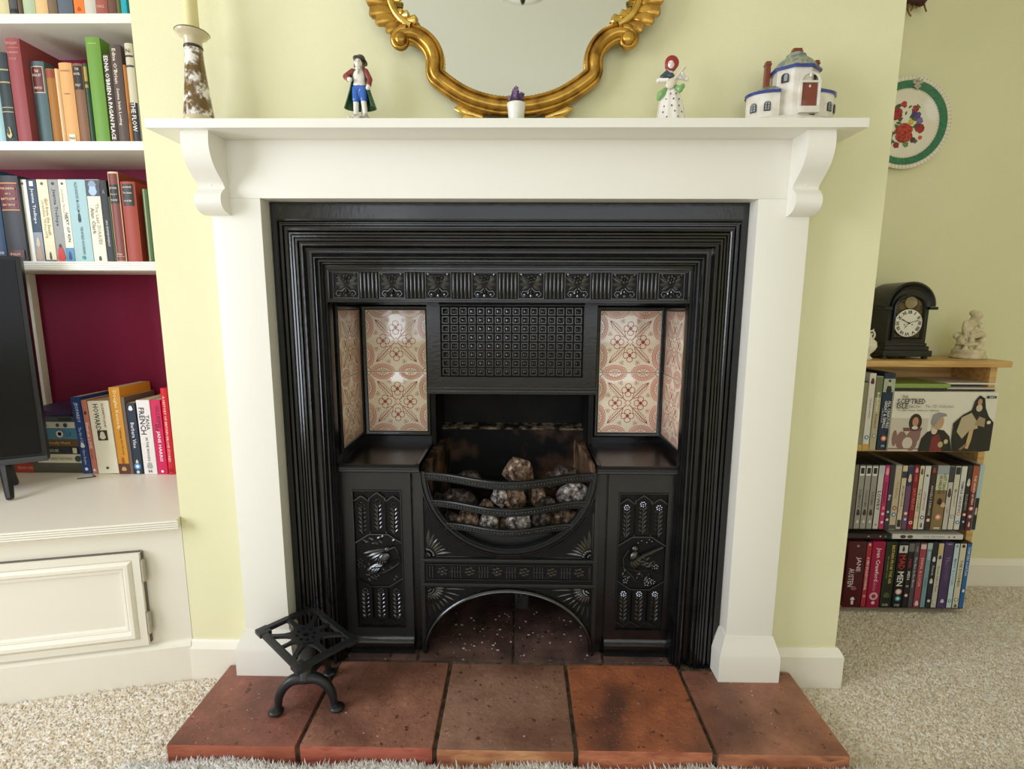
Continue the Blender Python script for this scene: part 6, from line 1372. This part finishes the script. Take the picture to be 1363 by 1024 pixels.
IV = mat('ivory_glaze', 'e4dcc6', .35, spec=.45)
vz = Vector((.962, .315, ZK)); b = bmnew()
lathe(b, [(0, 0), (.016, 0), (.018, .004), (.012, .010), (.011, .014), (.022, .026), (.026, .036), (.024, .048), (.014, .058), (.011, .064), (.014, .070), (.012, .072), (0, .072)], 26, vz)
vase = obj('vase', b, IV, org=vz, smooth=60, label='small ivory vase with ring handle half hidden behind the chimney breast edge', cat='vase')
b = bmnew(); tube(b, [(vz.x + .012 + .0085 * math.cos(t), vz.y, vz.z + .066 + .0115 * math.sin(t)) for t in [2 * PI * i / 16 for i in range(17)]], .0024, 8); tube(b, [(vz.x + .014, vz.y, vz.z + .077), (vz.x + .017, vz.y, vz.z + .083)], [.0022, .0008], 6); obj('handle', b, IV, vase, smooth=60)

st = Vector((1.281, .365, ZK)); b = bmnew()
S = 1.0
def sb(c, r, rot=None): ball(b, st + Vector(c), r, 14, 10, rot)
def sl(P, R): tube(b, [st + Vector(p) for p in P], R, 10); [ball(b, st + Vector(p), r, 10, 7) for p, r in zip(P, R)]
lathe(b, [(0, 0), (.040, 0), (.042, .004), (.039, .009), (.037, .013), (.0375, .020), (.034, .026), (0, .027)], 30, st)
rs = random.Random(2)
for k in range(26): sb((rs.uniform(-.030, .028), rs.uniform(-.016, .016), rs.uniform(.026, .050 - .0)), (rs.uniform(.006, .013), rs.uniform(.006, .012), rs.uniform(.005, .010)))
for k in range(8): sb((rs.uniform(-.032, -.006), rs.uniform(-.010, .014), rs.uniform(.046, .062)), rs.uniform(.006, .011))
sb((-.008, .0, .078), (.015, .013, .019)); sb((-.004, -.001, .094), (.0175, .0125, .014)); sb((-.006, 0, .066), (.016, .014, .012))
sl([(.0, 0, .100), (.004, -.001, .112)], [.0095, .0085]); sb((.0075, -.003, .1185), (.0125, .0125, .0138)); sb((.019, -.006, .1165), (.003, .003, .003)); sb((.004, .0, .125), (.0125, .0125, .0095))
for k in range(9): sb((.004 + .009 * math.cos(k * .75), .009 * math.sin(k * .75), .1265), .0032)
sl([(-.004, -.009, .064), (.020, -.012, .068), (.034, -.010, .062)], [.0105, .0092, .0078]); sl([(.033, -.010, .061), (.020, -.014, .040), (.008, -.017, .026)], [.0075, .0065, .0045]); sl([(.008, -.017, .026), (.000, -.021, .024)], [.0045, .0035])
sl([(-.002, .008, .064), (.022, .009, .066), (.034, .006, .056)], [.010, .009, .0075]); sl([(.034, .006, .055), (.026, .004, .038), (.018, .0, .030)], [.007, .0058, .004])
sl([(.008, -.010, .099), (.016, -.014, .086), (.013, -.014, .096)], [.0062, .0056, .0045]); sl([(.016, -.014, .086), (.002, -.018, .078), (-.012, -.016, .072)], [.0052, .0046, .0036])
sl([(-.017, .0, .099), (-.024, -.004, .084), (-.021, -.008, .066)], [.0062, .0056, .004])
sl([(-.026, -.002, .060), (-.031, -.004, .050), (-.034, -.004, .042)], [.006, .006, .004])
obj('statuette', remeshed(b, .0013, 2), mat('ivory_resin', 'e0d4b4', .5, spec=.35, col2='cbbd98', nscale=50), org=st, smooth=80, label='ivory statuette of a seated child on rocks at the right of the bookcase top', cat='statuette')

# ------------------------------------------------------------------ wall plate and hanging ornament
pc = Vector((1.086, YB_R, 1.371)); plate = thing('wall_plate', pc + Vector((0, -.01, -.12)), 'white plate with green border and bouquet of red flowers hanging on the alcove wall', 'plate')
RP = Matrix.Rotation(PI / 2, 4, 'X')
PW = mat('plate_china', 'e9e2cf', .14, spec=.5, coat=.3); PG = mat('plate_green', '1f6a46', .2, coat=.3, col2='2c7a54', nscale=140); PGo = mat('plate_gilt', 'b79a5a', .3, metal=.5)
b = bmnew(); lathe(b, [(0, .004), (.060, .004), (.075, .008), (.082, .012), (.118, .019), (.120, .019), (.120, .017), (.083, .008), (.070, .001), (0, .001)], 64, pc, RP); obj('dish', b, PW, plate, smooth=50)
b = bmnew(); lathe(b, [(.0905, .0141), (.1095, .0178), (.1095, .0181), (.0905, .0144), (.0905, .0141)], 64, pc, RP, close=False); obj('green_band', b, PG, plate, smooth=50)
b = bmnew()
for r, h in ((.0885, .0139), (.112, .0184), (.1175, .0194)):
    for k in range(72): a = 2 * PI * k / 72; ball(b, pc + Vector((r * math.cos(a), -h, r * math.sin(a))), (.0014, .0006, .0014), 5, 3)
obj('gilt_dots', b, PGo, plate, kind='stuff')
b = bmnew(); c2 = pc + Vector((.017, 0, .100))
for dx, dz, r in ((0, .0, .006), (0, .011, .005), (0, -.010, .0045), (-.009, .004, .005), (.009, .004, .005), (-.006, -.006, .004), (.006, -.006, .004), (-.011, .010, .003), (.011, .010, .003)): ball(b, c2 + Vector((dx, -.0180, dz)), (r, .0018, r), 8, 5)
obj('crest', b, mat('crest_grey', 'b8b09c', .3), plate, smooth=60)
FC = ['b8322c', 'c8452f', 'a02430', '5c4a80', '7a68a0', 'd8d8c8', 'd8a838', '4c6a3c', '3c5834']
rp = random.Random(21)
def bloom(cx, cz, r, c, n=9, c2='7a1c1c'):
    b = bmnew()
    for k in range(n):
        a = 2 * PI * k / n + rp.random(); ball(b, pc + Vector((cx + math.cos(a) * r * .55, -.0048, cz + math.sin(a) * r * .55)), (r * .48, .0009, r * .48), 8, 4)
    for k in range(5):
        a = 2 * PI * k / 5; ball(b, pc + Vector((cx + math.cos(a) * r * .25, -.0056, cz + math.sin(a) * r * .25)), (r * .32, .0009, r * .32), 7, 4)
    obj('printed_flower', b, mat('print_' + c, c, .2, col2=c2, nscale=150, lo=.42, hi=.62), plate, smooth=60)
for cx, cz, ln, a in [(rp.uniform(-.05, .05), rp.uniform(-.06, .055), rp.uniform(.012, .026), rp.uniform(0, 6.28)) for _ in range(34)]:
    b = bmnew(); leafm(b, (pc.x + cx, pc.z + cz), a, ln, ln * .45, .0008, pc.y - .0044); obj('printed_leaf', b, flat(FC[7 + (int(cx * 1000) & 1)], .25), plate)
bloom(.004, -.022, .026, 'c2402c', 11); bloom(-.022, .028, .017, 'b02a30'); bloom(.046, -.010, .013, 'a8242c'); bloom(.028, .040, .010, 'b8423c'); bloom(-.040, -.030, .015, 'c4502f'); bloom(-.045, .005, .014, 'd0c8b8', 8, 'b0a890')
for cx, cz, r, c in ((.036, .024, .010, '5a4888'), (.044, .010, .009, '7c6cb0'), (.026, .028, .009, '4c3c78'), (.020, .006, .008, 'd8b848'), (.030, -.040, .008, '5a3048'), (.012, -.052, .008, '6a8a4c'), (.050, -.034, .006, 'c8584c'), (-.004, .052, .009, 'b8323c'), (-.014, -.054, .009, '8a2438')): bloom(cx, cz, r, c, 6, c)
hk = at(1221, 1, YB_R - .02); orn = thing('hanging_ornament', hk, 'dark red dried bunch with gold tendrils hanging at the top of the alcove wall', 'ornament')
b = bmnew()
for k in range(9): ball(b, hk + Vector((random.uniform(-.024, .024), random.uniform(-.008, .008), random.uniform(-.004, .02))), random.uniform(.009, .014), 8, 6)
obj('bunch', remeshed(b, .003, 2), mat('dried_red', '4a1c18', .7, col2='2c1410', nscale=90), orn, smooth=70)
GT = mat('gold_raffia', '8c6a24', .5, col2='5a4218', nscale=60)
for P in ([(-.012, 0, -.004), (-.018, -.002, -.012), (-.016, -.003, -.022), (-.010, -.002, -.028)], [(-.006, 0, -.004), (-.009, -.002, -.014), (-.012, -.002, -.018)], [(.012, 0, -.002), (.014, -.002, -.012), (.018, -.002, -.020)], [(.002, 0, -.002), (.0, -.002, -.010), (-.002, -.002, -.013)]):
    b = bmnew(); tube(b, [hk + v * 1.4 for v in catmull(P, 4)], .0020, 6); obj('tendril', b, GT, orn, smooth=60)

# ------------------------------------------------------------------ carpet pile and the rug in front of the hearth
import numpy as np
def tufts(name, xs, ys, zs, hgt_, wid, m, seed, lean=.6, **kw):
    """thousands of little four-sided yarn tips in one mesh"""
    rg = np.random.default_rng(seed); n = len(xs)
    ang = rg.uniform(0, 2 * np.pi, n); h = hgt_ * rg.uniform(.65, 1.25, n); w_ = wid * rg.uniform(.7, 1.25, n)
    lx, ly = rg.normal(0, lean, n) * h, rg.normal(0, lean, n) * h
    V = np.zeros((n, 4, 3))
    for k in range(3):
        a = ang + k * 2 * np.pi / 3
        V[:, k, 0] = xs + np.cos(a) * w_; V[:, k, 1] = ys + np.sin(a) * w_; V[:, k, 2] = zs
    V[:, 3, 0] = xs + lx; V[:, 3, 1] = ys + ly; V[:, 3, 2] = zs + h
    base = (np.arange(n) * 4)[:, None]
    Fc = np.concatenate([base + np.array([[0, 1, 3]]), base + np.array([[1, 2, 3]]), base + np.array([[2, 0, 3]])]).astype(np.int32)
    me = bpy.data.meshes.new(name); me.vertices.add(n * 4); me.vertices.foreach_set('co', V.reshape(-1).astype(np.float32))
    me.loops.add(Fc.size); me.loops.foreach_set('vertex_index', Fc.reshape(-1)); me.polygons.add(len(Fc))
    me.polygons.foreach_set('loop_start', np.arange(0, Fc.size, 3, dtype=np.int32)); me.polygons.foreach_set('loop_total', np.full(len(Fc), 3, dtype=np.int32))
    me.update(calc_edges=True); me.validate(); me.materials.append(m)
    o = bpy.data.objects.new(name, me); COL.objects.link(o); return props(o, kw.get('label'), kw.get('cat'), None, 'stuff') if kw.get('parent') is None else o
PILE = mat('carpet_yarn', 'd0b48a', .95, spec=.1, col2='f6e4c6', nscale=190, ndetail=2, lo=.32, hi=.48, col3='fdf6e8')
rg = np.random.default_rng(4)
X1 = rg.uniform(-1.35, -.62, 42000); Y1 = rg.uniform(-.62, .02, 42000)
lim = -.0145 + (X1 + .7365) * math.tan(AC) * (X1 < -.7365) - .003; k1 = (Y1 < lim) & ~((X1 > -.643) & (Y1 > -.242))
X2 = rg.uniform(.63, 1.75, 80000); Y2 = rg.uniform(-.62, .43, 80000)
k2 = ~((X2 < .775) & (Y2 > -.018)) & ~((X2 < .648) & (Y2 > -.245)) & ~((X2 < 1.315) & (Y2 > .288)) & (X2 < .85 + (Y2 + 1.08) * .82)
tufts('carpet_pile', np.concatenate([X1[k1], X2[k2]]), np.concatenate([Y1[k1], Y2[k2]]), 0.0, .0050, .0042, PILE, 8, label='beige twist carpet pile either side of the hearth', cat='carpet')
RUGM = mat('cream_rug_yarn', 'f4eede', .95, spec=.1, col2='fffaf0', nscale=120, lo=.35, hi=.6)
for m_ in (PILE, RUGM): m_.node_tree.nodes['Principled BSDF'].inputs['Sheen Weight'].default_value = .7; m_.node_tree.nodes['Principled BSDF'].inputs['Sheen Roughness'].default_value = .6
rug = thing('rug', (.05, -.7, 0), 'cream shaggy rug along the front of the hearth', 'rug')
b = bmnew(); box(b, -.705, .98, -1.5, -.252, .001, .012); obj('backing', b, RUGM, rug)
n = 64000; xs = rg.uniform(-.705, .98, n); ys = -.252 - rg.uniform(0, 1, n) ** 2.2 * .42
ys = ys + .006 * np.sin(xs * 21) - .004
o = tufts('pile', xs, ys, .010, .0135, .0046, RUGM, 12, lean=.6, parent=rug); o.parent = rug; o.matrix_basis = wm(rug).inverted(); o['kind'] = 'stuff'
